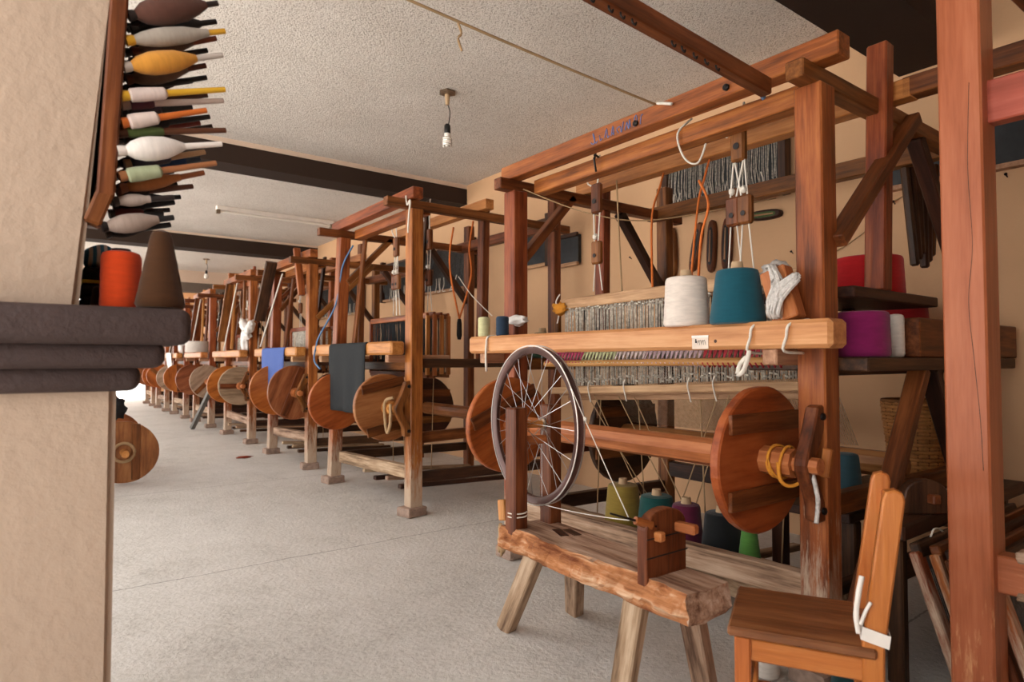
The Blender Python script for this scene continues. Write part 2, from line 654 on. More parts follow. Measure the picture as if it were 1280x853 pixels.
# ---------------------------------------------------------------- looms
def disc(name, p, r_, mat, par, th=.034, batten=None, bmat=None, back=False, ang=0, wobble=.006):
    """wooden flange disc on a beam that runs along Y"""
    n = 44
    rr = random.Random(int(p[1] * 100))
    ph = rr.random() * 6
    out = []
    for k in range(n):
        a = 2 * PI * k / n
        q = r_ + wobble * math.sin(2 * a + ph) + rr.uniform(-.001, .001)
        out.append((q * math.cos(a), q * math.sin(a)))
    g = V((math.cos(ang), 0, math.sin(ang)))
    m = axes_m(p, g, V((-math.sin(ang), 0, math.cos(ang))))
    d = prism(name, out, th, mat, par, m, .005)
    for off in (batten or []):
        hw = math.sqrt(max(.01, r_ * r_ - off * off)) - .012
        yb = p[1] - th / 2 - .006
        up = V((-math.sin(ang), 0, math.cos(ang)))
        c = V((p[0], yb, p[2])) + up * off
        beam('batten', c - g * hw, c + g * hw, .014, .06, bmat or 'red', d, up=up, bev=.002)
    return d


def heddle_sheet(name, x, y0, y1, zt, zb, n, r_, mat, par, jit=.004, eye=True, rr=None, sagz=0):
    rr = rr or R
    L = []
    for i in range(n):
        y = y0 + (y1 - y0) * (i + .5) / n + rr.uniform(-1, 1) * jit
        zm = (zt + zb) / 2 + rr.uniform(-.03, .03)
        dx = rr.uniform(-.006, .006)
        zb2 = zb - sagz * (i / n)
        L.append([(x, y, zt), (x + dx, y + rr.uniform(-1, 1) * jit, zm), (x, y + rr.uniform(-1, 1) * jit, zb2)])
    return tubes(name, L, r_, mat, par, 3, False)


def pulley_set(par, x, y, zb, z_top, z1, z2, two=1, mat='red', cordmat='string'):
    """block and tackle hanging from a top beam: upper block, cords, lower block(s)"""
    def block(z, dy=0, s=1):
        o = beam('pulley_block', (x, y + dy, z + .065 * s), (x, y + dy, z - .065 * s), .032, .06, mat, par, up=(0, 1, 0), bev=.008)
        lathe('pulley_wheel', [(.012 * s, -.006), (.009 * s, 0), (.012 * s, .006)], (x - .014, y + dy, z - .015), (1, 0, 0), 'metal_dark', o, 12)
        return o
    block(z1, 0, 1.1)
    tube('pulley_cord', smooth_path([(x - .01, y - .03, z_top + .05), (x - .02, y - .035, z_top - .03), (x, y - .005, z1 + .07)], 4), .0045, cordmat, par)
    tube('pulley_cord', smooth_path([(x + .01, y + .03, z_top + .05), (x - .015, y + .05, z_top - .06), (x, y + .012, z1 + .06)], 4), .0045, cordmat, par)
    for k in range(two):
        dy = .05 * (k - (two - 1) / 2)
        block(z2, dy, .85)
        for s in (-1, 1):
            tube('pulley_cord', sag((x, y + .022 * s, z1 - .05), (x - .004, y + dy + .012 * s, z2 + .045), .001, 4), .0035, cordmat, par)
        blob('knot', (x - .012, y + dy, z2 + .075), (.012, .012, .014), cordmat, par, k, .4, 2)
        for s in (-1, 1):
            tube('pulley_cord', sag((x, y + dy + .012 * s, z2 - .04), (x + .005, y + dy + .03 * s, zb + .01), .001, 4), .003, cordmat, par)


def bracket(x, y, z, par, mat='red', h=.34):
    """curved wooden bearing that holds the cloth beam to the front post"""
    c = [(-.022, .5), (.0, .52), (.02, .5), (.02, .34), (-.014, .15), (-.040, 0), (-.020, -.17), (.012, -.34), (.02, -.5), (.0, -.52), (-.03, -.5), (-.038, -.34), (-.072, -.16), (-.094, 0), (-.07, .17), (-.04, .36)]
    out = [(px, pz * h) for px, pz in c]
    # outline in the X-Z plane, thickness along Y
    m = axes_m((x, y, z), (0, 0, 1), (1, 0, 0))
    pl = smooth_path([(a_, 0, b_) for a_, b_ in out + out[:1]], 3)[:-1]
    out = [(q.z, q.x) for q in pl]
    b = prism('bearing_bracket', out, .042, mat, par, m, .005)
    for s in (.42, -.42):
        lathe('bolt', [(.011, -.006), (.011, .004), (.004, .008)], (x - .0, y - .024, z + s * h), (0, -1, 0), 'metal_dark', b, 10)
    return b


def loom(label, Yn, Yf, X=1.97, top=1.88, XR=3.15, front='orange', beamm='orange', seed=0, detail=2, breast=(.06, .12),
         cloth_d=(.17, .17), dm=('disc', 'disc'), harness='frames', lean=(0, 0), group='floor looms along the aisle', warp=True, wood2='red', feet=True, breastm='pine', bat=((), ()), disc_r=.235, brace=(1, 1), pf=((.28, 0), (.72, .03)), far_mid=2.13, bang=0, postw=.088, zcl=.64, hed='heddle'):
    rr = random.Random(seed)
    L = thing('floor_loom', label, 'loom', (X, Yn, 0), group)
    j = lambda s: rr.uniform(-s, s)
    for k, y in enumerate((Yn, Yf)):
        ln = lean[k]
        fz = .055 if feet else 0
        if feet:
            fb = link('foot_block', box_mesh(.15, .13, .06, .012, .003, seed + k), 'block', L, M.Translation(V((X - .01, y + ln, .03))) @ M.Rotation(j(.2), 4, 'Z'))
        pp = post('front_post', X, y + ln, fz, top, postw, postw, front, L, 0, -ln)
        post('rear_post', XR, y, 0, top + .22 + j(.05), .07, .08, wood2, L)
        # side frames
        beam('side_rail', (X - .02, y + .005, .98), (XR + .12, y + .005, .98), .05, .06, wood2 if k else 'dark', L)
        beam('lower_side_rail', (X, y + .01, .24), (XR, y + .01, .22), .05, .07, 'dark', L)
        if detail:
            beam('lower_side_rail', (X + .02, y + .01, .52 + j(.03)), (XR, y + .01, .52), .045, .07, wood2, L)
        beam('top_cross_beam', (X - (.21 if Yn > 3 else .12), y, top + .028), (XR + .14, y, top + .028), .06, .058, wood2, L)
        post('upper_post', 2.52 + (.1 if k else -.02), y + .03, 1.0, far_mid + j(.04), .06, .07, 'orange' if k else 'red', L, .02)
        if not brace[k]:
            continue
        kb = (2.36, .36) if k else (2.60, .50)
        beam('knee_brace', (kb[0], y - .045 + .045 * k, top + .03), (X + .03, y - .045 + .045 * k, top - kb[1]), .045, .06, 'red', L, up=(0, 1, 0))
        beam('knee_brace', (2.74, y, top), (XR - .02, y, top - .46), .05, .055, 'dark', L, up=(0, 1, 0))
    # long timbers
    z = top + .057
    beam('top_beam', (X - .02, Yn - .09 + j(.02), z + .036), (X - .02, Yf + .1 + j(.05), z + .036), .075, .074, beamm, L)
    beam('top_beam', (X + .1, Yn + .03, top + .022), (X + .1, Yf - .07, top + .022), .075, .072, 'orange', L)
    beam('top_beam', (2.48, Yn - .1, z + .04), (2.48, Yf + .06, z + .04), .07, .07, 'pine', L)
    beam('rear_beam', (XR - .07, Yn - .1, top + .03), (XR - .07, Yf + .06, top + .04), .06, .08, 'red', L)
    beam('front_stretcher', (X, Yn, .27 + j(.02)), (X, Yf, .25 + j(.03)), .05, .085, 'grey', L)
    beam('rear_stretcher', (XR, Yn, .33), (XR, Yf, .33), .05, .09, 'dark', L)
    # breast beam
    m_, l_ = frame((X - .125, Yn - breast[0], 1.078), (X - .125, Yf + breast[1], 1.078))
    link('breast_beam', box_mesh(l_, .10, .086, .012), breastm, L, m_)
    for y in (Yn, Yf):
        beam('breast_bearer', (X - .16, y + .07, 1.01), (X + .3, y + .07, 1.01), .05, .05, 'bar', L)
    # cloth beam
    xc, zc = X - .12, zcl
    ca, cb = Yn + cloth_d[0], Yf - cloth_d[1]
    sh = lathe('cloth_beam', [(.025, -.195), (.027, -.118), (.044, -.118), (.046, 0), (.047, .3), (.047, cb - ca - .1), (.046, cb - ca), (.04, cb - ca + .02), (.03, cb - ca + .18)], (xc, ca, zc), (0, 1, 0), 'pine', L, 8, False)
    disc('flange_disc', (xc, ca, zc), disc_r, dm[0], L, batten=bat[0], ang=bang)
    disc('flange_disc', (xc, cb, zc), disc_r, dm[1], L, batten=bat[1], ang=.4)
    bracket(X - postw / 2 - .012, Yn - .018, zc, L, 'red')
    bracket(X - postw / 2 - .012, Yf + .018, zc, L, 'red')
    # warp beam
    if warp:
        lathe('warp_beam', [(.03, 0), (.05, .06), (.05, Yf - Yn - .1), (.03, Yf - Yn)], (2.62, Yn, .6), (0, 1, 0), 'disc_brown', L, 10, False)
        disc('warp_disc', (2.62, Yf - .14, .6), .27, 'disc_dark', L, batten=(-.1, .12) if detail else ())
    # heddle harness
    n = 70 if detail == 2 else 26
    ya, yb = Yn + .16, Yf - .12
    if harness == 'frames':
        for i in range(4 if detail == 2 else 2):
            x = 2.14 + .055 * i
            zt, zb = 1.31 + j(.01), .90 + j(.01)
            fr = beam('heddle_frame', (x, ya, zt), (x, yb, zt), .022, .04, 'orange', L)
            beam('lower_bar', (x, ya, zb), (x, yb, zb), .022, .04, 'red', fr)
            for y in (ya, yb):
                beam('side_bar', (x, y, zb), (x, y, zt), .022, .03, 'pine' if y == ya else 'orange', fr, up=(1, 0, 0))
            h = heddle_sheet('heddles', x, ya + .03, yb - .03, zt, zb, n, .0022 if detail == 2 else .004, hed, fr, rr=rr)
            h['kind'] = 'stuff'
    if detail:
        for q, (fy, dz) in enumerate(pf):
            y = Yn + (Yf - Yn) * fy
            pulley_set(L, X + .15, y, 1.32, top + .05, top - .12 + dz, top - .38 + dz, 1 + (q + seed) % 2)
        if harness != 'bars':
            # hanging beater: two swords and its lower sill
            xt, xb = X + .16, X + .04
            for y in (ya - .05, yb + .04):
                beam('beater_sword', (xt, y, top + .1), (xb, y, .93), .025, .05, 'dark' if y < Yn + .4 else 'red', L, up=(0, 1, 0))
            beam('beater_sill', (xb, ya - .08, .96), (xb, yb + .07, .96), .05, .06, 'red', L)
        for q in range(4):
            y = Yn + .3 + (Yf - Yn - .6) * q / 3
            beam('treadle', (2.0, y, .13 + .03 * (q % 2)), (2.95, y + j(.04), .1), .045, .03, 'grey' if q % 2 else 'dark', L)
            if detail == 2:
                tube('treadle_cord', [(2.25, y, .15), (2.24, y + j(.05), .9)], .003, 'tan_string', L)
    return L


def yarn_cone(label, p, r0, r1, h, c, tilt=None, core='cork', group='yarn cones', name='yarn_cone', cat='yarn cone', tip=.03):
    """wound cone of yarn on a paper core; origin at the middle of its base"""
    T = thing(name, label, cat, p, group)
    d = V(tilt) if tilt else V((0, 0, 1))
    b = min(.012, h * .1)
    prof = [(r0 * .55, 0), (r0 - b, 0), (r0 - b * .3, b * .3), (r0, b)]
    n = 10
    for i in range(1, n):
        t = i / n
        prof.append((r0 + (r1 - r0) * t + .0004 * math.sin(i * 2.3), b + (h - 2 * b) * t))
    prof += [(r1, h - b), (r1 - b * .3, h - b * .3), (r1 - b, h), (r1 * .3, h + .001)]
    lathe('yarn', prof, p, d, yarn_mat(c), T, 36)
    if core:
        p1 = V(p) + d.normalized() * (h - .004)
        lathe('core', [(min(.022, r1 * .55), 0), (min(.018, r1 * .45), tip), (min(.012, r1 * .3), tip), (min(.012, r1 * .3), tip * .4)], p1, d, core, T, 16)
    return T
# ---------------------------------------------------------------- the row of looms
# loom nearest the camera whose frame is in full view
L1 = loom('large floor loom in front with a pine breast beam carrying white and teal yarn cones', 1.02, 2.60, top=1.872, seed=1,
          breast=(.13, .18), cloth_d=(.13, .10), harness='bars', bat=((-.11, .12), (.1,)), postw=.09, feet=True, disc_r=.237, pf=((.235, .075), (.72, .02)), breastm='light', far_mid=2.13, zcl=.685)
X1 = 1.97
# move the near upper post onto a short shelf
for o in list(L1.children):
    if o.name.startswith('upper_post') and MW[o.name].translation.y < 1.5:
        MW.pop(o.name)
        bpy.data.objects.remove(o)
post('upper_post', 2.35, 1.0, 1.242, 2.13, .06, .07, 'orange', L1, .05)
sbox('side_shelf', 2.10, 2.78, .965, 1.30, 1.205, 1.242, 'dark', L1, .004)
post('shelf_leg', 2.15, 1.10, 1.01, 1.205, .04, .04, 'dark', L1)
post('shelf_leg', 2.60, 1.22, 1.01, 1.205, .04, .04, 'dark', L1)
sbox('side_plank', 2.02, 3.40, .89, 1.30, .965, 1.008, 'dark', L1, .004)
beam('diagonal_prop', (2.50, .93, .97), (1.99, .93, .20), .045, .06, 'red', L1, up=(0, 1, 0))
beam('diagonal_prop', (2.58, .93, .97), (3.22, .93, 0), .045, .06, 'dark', L1, up=(0, 1, 0))
# heavy weathered sill the cones stand on
m_, l_ = frame((2.135, 1.0, .19), (2.135, 2.62, .19))
link('weathered_sill', box_mesh(l_, .17, .12, .014, .006, 5), 'grey', L1, m_)
# pulled-down long beam toward the next loom
beam('top_beam', (2.48, .95, 1.972), (2.48, .1, 1.965), .07, .07, 'red', L1)
# harness of string heddles on rough laths
H1 = beam('heddle_bar', (2.17, 1.17, 1.305), (2.17, 2.47, 1.288), .03, .052, 'bar', L1)
H2 = beam('heddle_bar', (2.25, 1.17, 1.295), (2.25, 2.49, 1.285), .03, .045, 'bar', L1)
rr = random.Random(4)
for hb, x, n, r_, mm in ((H1, 2.17, 120, .0031, 'heddle'), (H2, 2.25, 120, .0024, 'heddle_dark')):
    o = heddle_sheet('heddles', x - .004, 1.19, 2.44, 1.275, .935, n, r_, mm, hb, .004, rr=rr, sagz=.07)
    o['kind'] = 'stuff'
    L = []
    for i in range(60):
        y = 1.2 + 1.23 * i / 60 + rr.uniform(-.006, .006)
        z = 1.262 + rr.uniform(-.012, .006)
        L.append([(x - .012, y, z), (x - .014, y + .012, z + rr.uniform(-.008, .008))])
    o = tubes('heddle_ties', L, .0045, 'heddle', hb, 4)
    o['kind'] = 'stuff'
    L = []
    for i in range(60):
        y = 1.2 + 1.23 * i / 60 + rr.uniform(-.006, .006)
        z = .95 - .06 * i / 60 + rr.uniform(-.012, .02)
        L.append([(x - .012, y, z), (x - .014, y + .013, z + rr.uniform(-.006, .006))])
    o = tubes('heddle_ties', L, .0045, 'heddle', hb, 4)
    o['kind'] = 'stuff'
for x, dz in ((2.13, 0), (2.19, -.01), (2.25, -.035)):
    beam('lower_heddle_bar', (x, 1.14, .912 + dz), (x, 2.50, .842 + dz), .028, .034, 'bar', L1)
beam('reed_post', (2.16, 2.50, 1.02), (2.16, 2.50, 1.29), .03, .05, 'red', L1)
ap = rod('apron_rod', (2.02, 1.12, .998), (2.02, 2.42, .982), .015, 'light', L1)
rr = random.Random(11)
segs = [(1.17, 1.50, 'b0404a'), (1.50, 1.78, 'c9b0ba'), (1.78, 1.95, 'd6c4c4'), (1.95, 2.16, 'c6cba0'), (2.16, 2.42, 'b5486a')]
for ya, yb, c in segs:
    L, K = [], []
    n = int((yb - ya) / .0055)
    for i in range(n):
        y = ya + (yb - ya) * (i + .5) / n
        if i % 4 == 0:
            K.append([(2.02 + .014 * math.cos(t), y, .99 + .014 * math.sin(t)) for t in (0, 1.57, 3.14, 4.7, 6.2)])
        yk = ya + (yb - ya) * ((i // 4) * 4 + 1.5) / n
        L.append([(2.018, yk, 1.0), (2.035, .7 * y + .3 * yk, 1.03), (2.08, y, 1.11 + rr.uniform(-.004, .004))])
    m = plain('warp_' + c, c, .9, 0, .25, .1, 60)
    o = tubes('warp_tufts', L, .0026, m, L1, 3)
    o['kind'] = 'stuff'
    o = tubes('warp_knots', K, .004, m, L1, 5)
    o['kind'] = 'stuff'
# grey ground warp from reed towards the back of the loom
L = [[(2.08, y, 1.11), (2.3, y, 1.09), (2.62, y, .66)] for y in [1.2 + 1.2 * i / 150 for i in range(151)]]
o = tubes('warp_threads', L, .0012, 'heddle', L1, 3)
o['kind'] = 'stuff'
# cords
for p in ((2.17, 2.46), (2.17, 1.72), (2.17, 1.45)):
    tube('tie_cord', smooth_path([(p[0] - .02, p[1], 1.34), (p[0] - .03, p[1] + .02, 1.30), (p[0] - .02, p[1] + .01, 1.24), (p[0] - .022, p[1] + .02, 1.19)], 4), .004, 'string', L1)
blob('yellow_tie', (2.15, 2.46, 1.265), (.025, .05, .03), 'yellow_cord', L1, 3, .6, 3, 2.5)
for y, z in ((1.62, .90), (1.97, .885), (2.2, .87), (1.5, .91)):
    tube('tie_cord', smooth_path([(2.11, y, z + .03), (2.105, y + .008, z), (2.11, y, z - .05), (2.11, y - .006, z - .07)], 4), .003, 'string', L1)
for a, b in (((2.16, 2.22, .83), (2.3, 1.9, .15)), ((2.16, 2.27, .83), (2.35, 1.85, .14)), ((2.2, 2.1, .83), (2.35, 1.75, .14)), ((2.2, 1.55, .86), (2.32, 1.92, .16)), ((2.2, 1.5, .86), (2.3, 1.82, .16)), ((2.2, 1.42, .86), (2.32, 1.7, .16)), ((2.2, 2.0, .83), (2.3, 1.66, .14))):
    tube('treadle_cord', sag(a, b, .01, 6), .0028, 'tan_string', L1)
# rope loop at each end of the breast beam
for y in (1.12, 1.00):
    tube('beam_tie', smooth_path([(1.96, y + .0, 1.06), (1.90, y, 1.118), (1.845, y + .005, 1.119), (1.792, y + .015, 1.105), (1.786, y + .02, 1.07), (1.79, y + .03, 1.028), (1.9, y + .03, 1.022)], 5), .0045, 'string', L1)
tube('beam_tie', smooth_path([(1.79, 1.145, 1.03), (1.785, 1.15, 1.0), (1.785, 1.165, .965), (1.79, 1.185, .955), (1.79, 1.18, .985), (1.79, 1.155, 1.01)], 5), .008, 'string', L1)
tube('beam_tie', smooth_path([(1.88, 2.60, 1.118), (1.80, 2.60, 1.118), (1.786, 2.60, 1.08), (1.786, 2.605, 1.01), (1.786, 2.60, .96), (1.80, 2.62, .95), (1.79, 2.61, 1.0)], 5), .006, 'string', L1)
tube('axle_tie', [V((1.85, 1.075 + .022 * math.sin(t * .55), .685)) + V((.05 * math.cos(t), 0, .05 * math.sin(t))) for t in [i * .35 for i in range(60)]], .0045, 'yellow_cord', L1)
tube('axle_tie', smooth_path([(1.80, 1.06, .69), (1.795, 1.05, .64), (1.82, 1.035, .62), (1.86, 1.02, .632), (1.87, 1.02, .66)], 5), .006, 'yellow_cord', L1)
tube('axle_tie', smooth_path([(1.86, .985, .66), (1.84, .96, .60), (1.86, .97, .56), (1.84, .965, .52)], 5), .007, 'wool', L1)
beam('axle_wedge', (1.885, .962, .65), (1.90, .955, .735), .02, .03, 'orange', L1)
# label taped to the breast beam
lb = sbox('taped_label', 1.7925, 1.7945, 1.300, 1.365, 1.038, 1.082, 'paper', L1)
sbox('tape_edge', 1.7915, 1.793, 1.299, 1.366, 1.076, 1.084, 'white', lb)
for dy, dz, s in ((1.349, 1.069, .003), (1.348, 1.062, .004)):
    lathe('dot', [(s, 0), (s, .001)], (1.792, dy, dz), (-1, 0, 0), 'black', lb, 10)
L = []
for k in range(4):
    L.append(smooth_path([(1.792, 1.343 - .008 * k, 1.055 + .008 * (k % 2)), (1.792, 1.338 - .008 * k, 1.068), (1.792, 1.334 - .008 * k, 1.052)], 3))
tubes('pen_scribble', L, .0008, 'heddle_dark', lb, 4)
lathe('knot_hole', [(.004, 0), (.006, .0012)], (1.7955, 1.273, 1.063), (-1, 0, 0), 'dark', L1, 10)
# blue handwriting on the upper top beam (only strokes can be made out)
xb, yb0, zb0 = X1 - .02 - .0385, 1.98, 1.940
L = []
strokes = [[(0, .2), (.2, .0), (.5, .1), (.4, .75), (.25, .9), (.6, .0), (.85, .15)], [(1.1, .55), (1.2, .05), (1.45, .2)], [(1.75, .15), (2.0, .9), (2.1, .1), (2.3, .2)],
           [(2.55, .1), (2.75, .9), (2.85, .1), (2.65, .4)], [(3.4, .1), (3.2, .5), (3.6, .6), (3.75, .05), (4.0, .9)], [(4.2, .1), (4.4, .75), (4.6, .1), (4.7, .9), (4.8, .2)],
           [(5.2, .1), (5.3, .9), (5.5, .95), (5.55, .2)], [(5.9, .1), (6.0, .8), (6.2, .85)]]
for s in strokes:
    L.append(smooth_path([(xb, yb0 - .048 * u, zb0 + .048 * v) for u, v in s], 4))
tubes('handwriting', L, .0022, 'ink', L1, 4)
# bolts and wire on the beams
for y in (1.72, 1.30):
    lathe('bolt', [(.012, 0), (.012, .01), (.005, .016)], (xb + .001, y, 1.955), (-1, 0, 0), 'metal_dark', L1, 10)
for p in (((2.05, 2.06, 2.02), (2.05, 2.1, 1.93), (2.09, 2.08, 1.92), (2.0, 2.05, 1.93), (2.02, 2.06, 1.86)),):
    tube('hanging_wire', smooth_path(p, 4), .005, 'black', L1)
tube('cord_loop', smooth_path([(2.06, 1.56, 1.96), (2.02, 1.6, 1.9), (2.03, 1.575, 1.80), (2.06, 1.535, 1.775), (2.08, 1.51, 1.85)], 6), .004, 'string', L1)
tube('rail_tie', smooth_path([(2.04, 1.235, 1.925), (1.985, 1.225, 1.945), (1.935, 1.205, 1.955), (1.915, 1.19, 1.975)], 5), .009, 'blue_cord', L1)
# orange cords hanging from the lower rear beam to the harness
for y0, y1 in ((2.05, 1.93), (1.78, 1.72)):
    tube('orange_cord', smooth_path([(2.48, y0, 1.94), (2.47, y0 + .02, 1.86), (2.40, y0 + .01, 1.7), (2.25, y1, 1.31)], 5), .0055, 'orange_cord', L1)
tube('orange_cord', smooth_path([(2.1, 1.56, 1.72), (2.12, 1.53, 1.62), (2.14, 1.58, 1.5), (2.17, 1.62, 1.31)], 5), .0055, 'orange_cord', L1)
tube('tan_cord', smooth_path([(1.98, 2.55, 1.88), (2.2, 2.3, 1.74), (2.45, 2.08, 1.7), (2.9, 1.7, 1.8)], 6), .003, 'tan_string', L1)
tube('tan_cord', sag((2.3, 2.2, 1.9), (2.25, 2.12, 1.33), .02), .004, 'tan_string', L1)
blob('bag_tied_to_post', (1.935, 2.545, 1.20), (.03, .085, .025), 'plastic_bag', L1, 5, .6, 3, 2.4)

# second loom
L2 = loom('floor loom with dark charcoal cloth hanging over its breast beam', 3.67, 4.87, X=1.95, top=1.985, seed=2, lean=(0, .17), breast=(.02, .22),
          cloth_d=(.16, .20), dm=('disc_brown', 'disc'), bat=((.15, -.13), ()), disc_r=.222, breastm='pine', bang=.2, zcl=.69, brace=(0, 1), pf=((.06, -.05), (.47, -.03)), hed='cloth_dark')
tube('bracket_rope', smooth_path([(1.82, 3.70, .76), (1.78, 3.74, .73), (1.79, 3.75, .60), (1.78, 3.70, .54), (1.79, 3.68, .60), (1.80, 3.70, .72)], 6), .011, 'tan_string', L2)
tube('blue_grey_tube', smooth_path([(2.0, 4.80, 1.92), (1.93, 4.84, 1.75), (1.90, 4.9, 1.45), (1.80, 4.98, 1.2), (1.78, 5.0, 1.12), (1.75, 4.96, 1.0), (1.77, 4.88, .93)], 8), .007, 'blue_cord', L2)
for y in (4.05, 3.78):
    tube('orange_cord', smooth_path([(2.48, y, 2.0), (2.46, y + .02, 1.8), (2.45, y - .02, 1.6), (2.44, 3.9, 1.30)], 5), .007, 'orange_cord', L2)
lathe('cord_weight', [(.012, 0), (.02, .03), (.018, .12), (.012, .15)], (2.44, 3.9, 1.15), (0, 0, 1), 'metal_dark', L2, 12)
tube('white_cord', smooth_path([(1.86, 3.62, 2.05), (1.84, 3.56, 1.98), (1.84, 3.52, 2.0), (1.85, 3.56, 1.9), (1.84, 3.55, 1.8)], 5), .006, 'string', L2)
tube('white_cord', smooth_path([(2.4, 3.85, 1.6), (2.42, 3.7, 1.45), (2.45, 3.5, 1.3)], 5), .003, 'string', L2)
sbox('paper_label', 2.565, 2.567, 3.86, 3.95, .59, .63, 'paper', L2)

L3 = loom('floor loom with blue cloth over its breast beam, just beyond the charcoal cloth', 5.80, 6.88, X=2.02, top=1.89, seed=3, lean=(0, .12), breast=(.08, .2),
          cloth_d=(.12, .35), dm=('disc_brown', 'disc'), bat=((.02,), ()), disc_r=.245, bang=1.2, zcl=.70)
beam('leaning_plank', (1.88, 6.6, 2.0), (1.86, 6.95, 1.42), .04, .11, 'dark', L3, up=(1, 0, 0))
tube('white_cord', sag((1.9, 6.3, 1.85), (1.82, 6.75, 1.14), .0, 4), .008, 'string', L3)
beam('leaning_plank', (1.92, 5.95, 2.05), (1.93, 5.82, 1.6), .04, .06, 'orange', L3, up=(1, 0, 0))
specs = [
    ('floor loom with a white plastic bag knotted to its near post', 7.98, 9.18, 2.06, 1.96, ('disc_grey', 'disc'), 'bag', (.1, .45)),
    ('floor loom holding a wide white roll of yarn on its breast beam', 10.2, 11.25, 2.06, 1.93, ('disc_grey', 'disc_brown'), None, (-.3, .2)),
    ('sixth floor loom of the row, next after the white yarn roll', 12.1, 13.2, 2.04, 1.9, ('disc', 'disc_grey'), 'bag2', (.0, .35)),
    ('last floor loom but one at the far end of the aisle', 14.0, 15.0, 2.02, 1.92, ('disc', 'disc'), None, (.0, .3)),
    ('farthest floor loom, at the bright far end of the aisle', 15.8, 16.8, 2.02, 1.88, ('disc_brown', 'disc'), None, (.0, .3)),
]
far = []
for i, (lab, a, b, x, tp, dm, ex, cdd) in enumerate(specs):
    l = loom(lab, a, b, X=x, top=tp, seed=10 + i, dm=dm, detail=1, lean=(0, .1 * (i % 2)), cloth_d=cdd, bat=((.0,), ()), bang=.8 * i, breast=(.1, .15), zcl=.69)
    far.append(l)
    tube('white_cord', sag((x - .1, a + .35, tp), (x - .16, a + .75, 1.12), 0, 4), .009, 'string', l)
    beam('leaning_plank', (x - .05, b - .25, tp + .05), (x - .12, b - .1, 1.25), .04, .09, 'red', l, up=(1, 0, 0))
    for q in range(7):
        yq = a + .1 + (b - a - .2) * q / 6
        tube('hanging_cord', sag((x + .1 + .06 * (q % 3), yq, tp), (x + .15, yq + R.uniform(-.15, .15), 1.3), 0, 3), .006, ('string', 'tan_string', 'orange_cord')[q % 3], l)
    for q in range(3):
        yq = a + .15 + (b - a - .3) * q / 2
        beam('hanging_slat', (x + .05, yq, tp + .2), (x + .02, yq + R.uniform(-.1, .1), 1.15), .03, .05, ('orange', 'red', 'pine')[q], l, up=(0, 1, 0))
    if ex:
        for dy, dz, rx in ((.0, .0, .3), (-.14, .07, -.5), (.12, .11, .6), (.05, -.09, 1.3)):
            blob('bag', (x - .07, a + .0 + dy, 1.32 + dz), (.05, .13, .055), 'plastic_bag', l, i + dz * 50, .4, 3, 1.8, M.Translation(V((x - .07, a + dy, 1.32 + dz))) @ M.Rotation(rx, 4, 'X'))

# wooden loom at the right edge, nearer than everything else
L0 = thing('floor_loom', 'red painted loom post and rails at the right edge of the view', 'loom', (1.97, .61, 0), 'floor looms along the aisle')
post('front_post', 1.975, .608, 0, 2.2, .10, .098, 'brick', L0, -.012)
post('front_post', 1.975, -1.1, 0, 2.2, .10, .098, 'brick', L0)
beam('upper_rail', (1.985, .565, 1.672), (1.985, -1.05, 1.672), .05, .112, 'brick', L0)
rl = beam('lower_rail', (1.985, .565, .458), (1.985, -1.05, .458), .06, .095, 'brick', L0)
link('worn_edge', box_mesh(1.5, .064, .03, .008, .003, 2), 'grey', L0, frame((1.985, .545, .508), (1.985, -1.0, .508))[0])
link('worn_edge', box_mesh(1.5, .064, .022, .008, .003, 3), 'grey', L0, frame((1.985, .545, .412), (1.985, -1.0, .412))[0])
post('rear_post', 3.12, .55, 0, 2.2, .08, .08, 'red', L0)
beam('cross_rail', (1.98, .60, 2.16), (3.18, .58, 2.16), .06, .07, 'red', L0)
tube('crack', smooth_path([(1.9262 - .00545 * z_, y_, z_) for y_, z_ in ((.585, 1.72), (.592, 1.5), (.586, 1.3), (.597, 1.15), (.588, 1.0), (.578, .85), (.574, .72))], 8), .0016, 'dark', L0)
for k in range(2):
    tube('slack_string', sag((2.05, .5 - .05 * k, 1.62), (2.7, .1, 1.40), .02), .003, 'yellow_cord', L0)

# disc of a loom beam standing on the floor behind the pillar
SB = thing('spare_beam', 'spare loom beam with a wooden disc standing behind the pillar', 'loom beam', (.56, 6.0, 0))
disc('flange_disc', (.56, 6.0, .255), .252, 'disc_brown', SB, batten=(-.085,), ang=1.57)
lathe('axle', [(.028, -.16), (.03, 0), (.05, .02), (.05, 1.0), (.03, 1.02), (.03, 1.15)], (.56, 6.0, .255), (0, 1, 0), 'pine', SB, 10, False)
tube('rope_ring', [V((.56, 5.972, .255)) + V((.075 * math.cos(t), 0, .075 * math.sin(t))) for t in [i * PI / 10 for i in range(20)]], .014, 'tan_string', SB, 6, True)
disc('flange_disc', (.56, 6.98, .255), .252, 'disc_brown', SB)
bl = blob('black_bundle', (.50, 6.2, .60), (.09, .12, .10), 'cloth_dark', None, 4, .5, 3, 2.0)
tag(bl, 'black cloth bundle on the spare beam behind the pillar', 'cloth bundle')
bl2 = beam('plank', (.40, 6.12, .755), (.56, 6.3, .765), .10, .03, 'orange')
tag(bl2, 'short orange plank on the black bundle behind the pillar', 'plank')

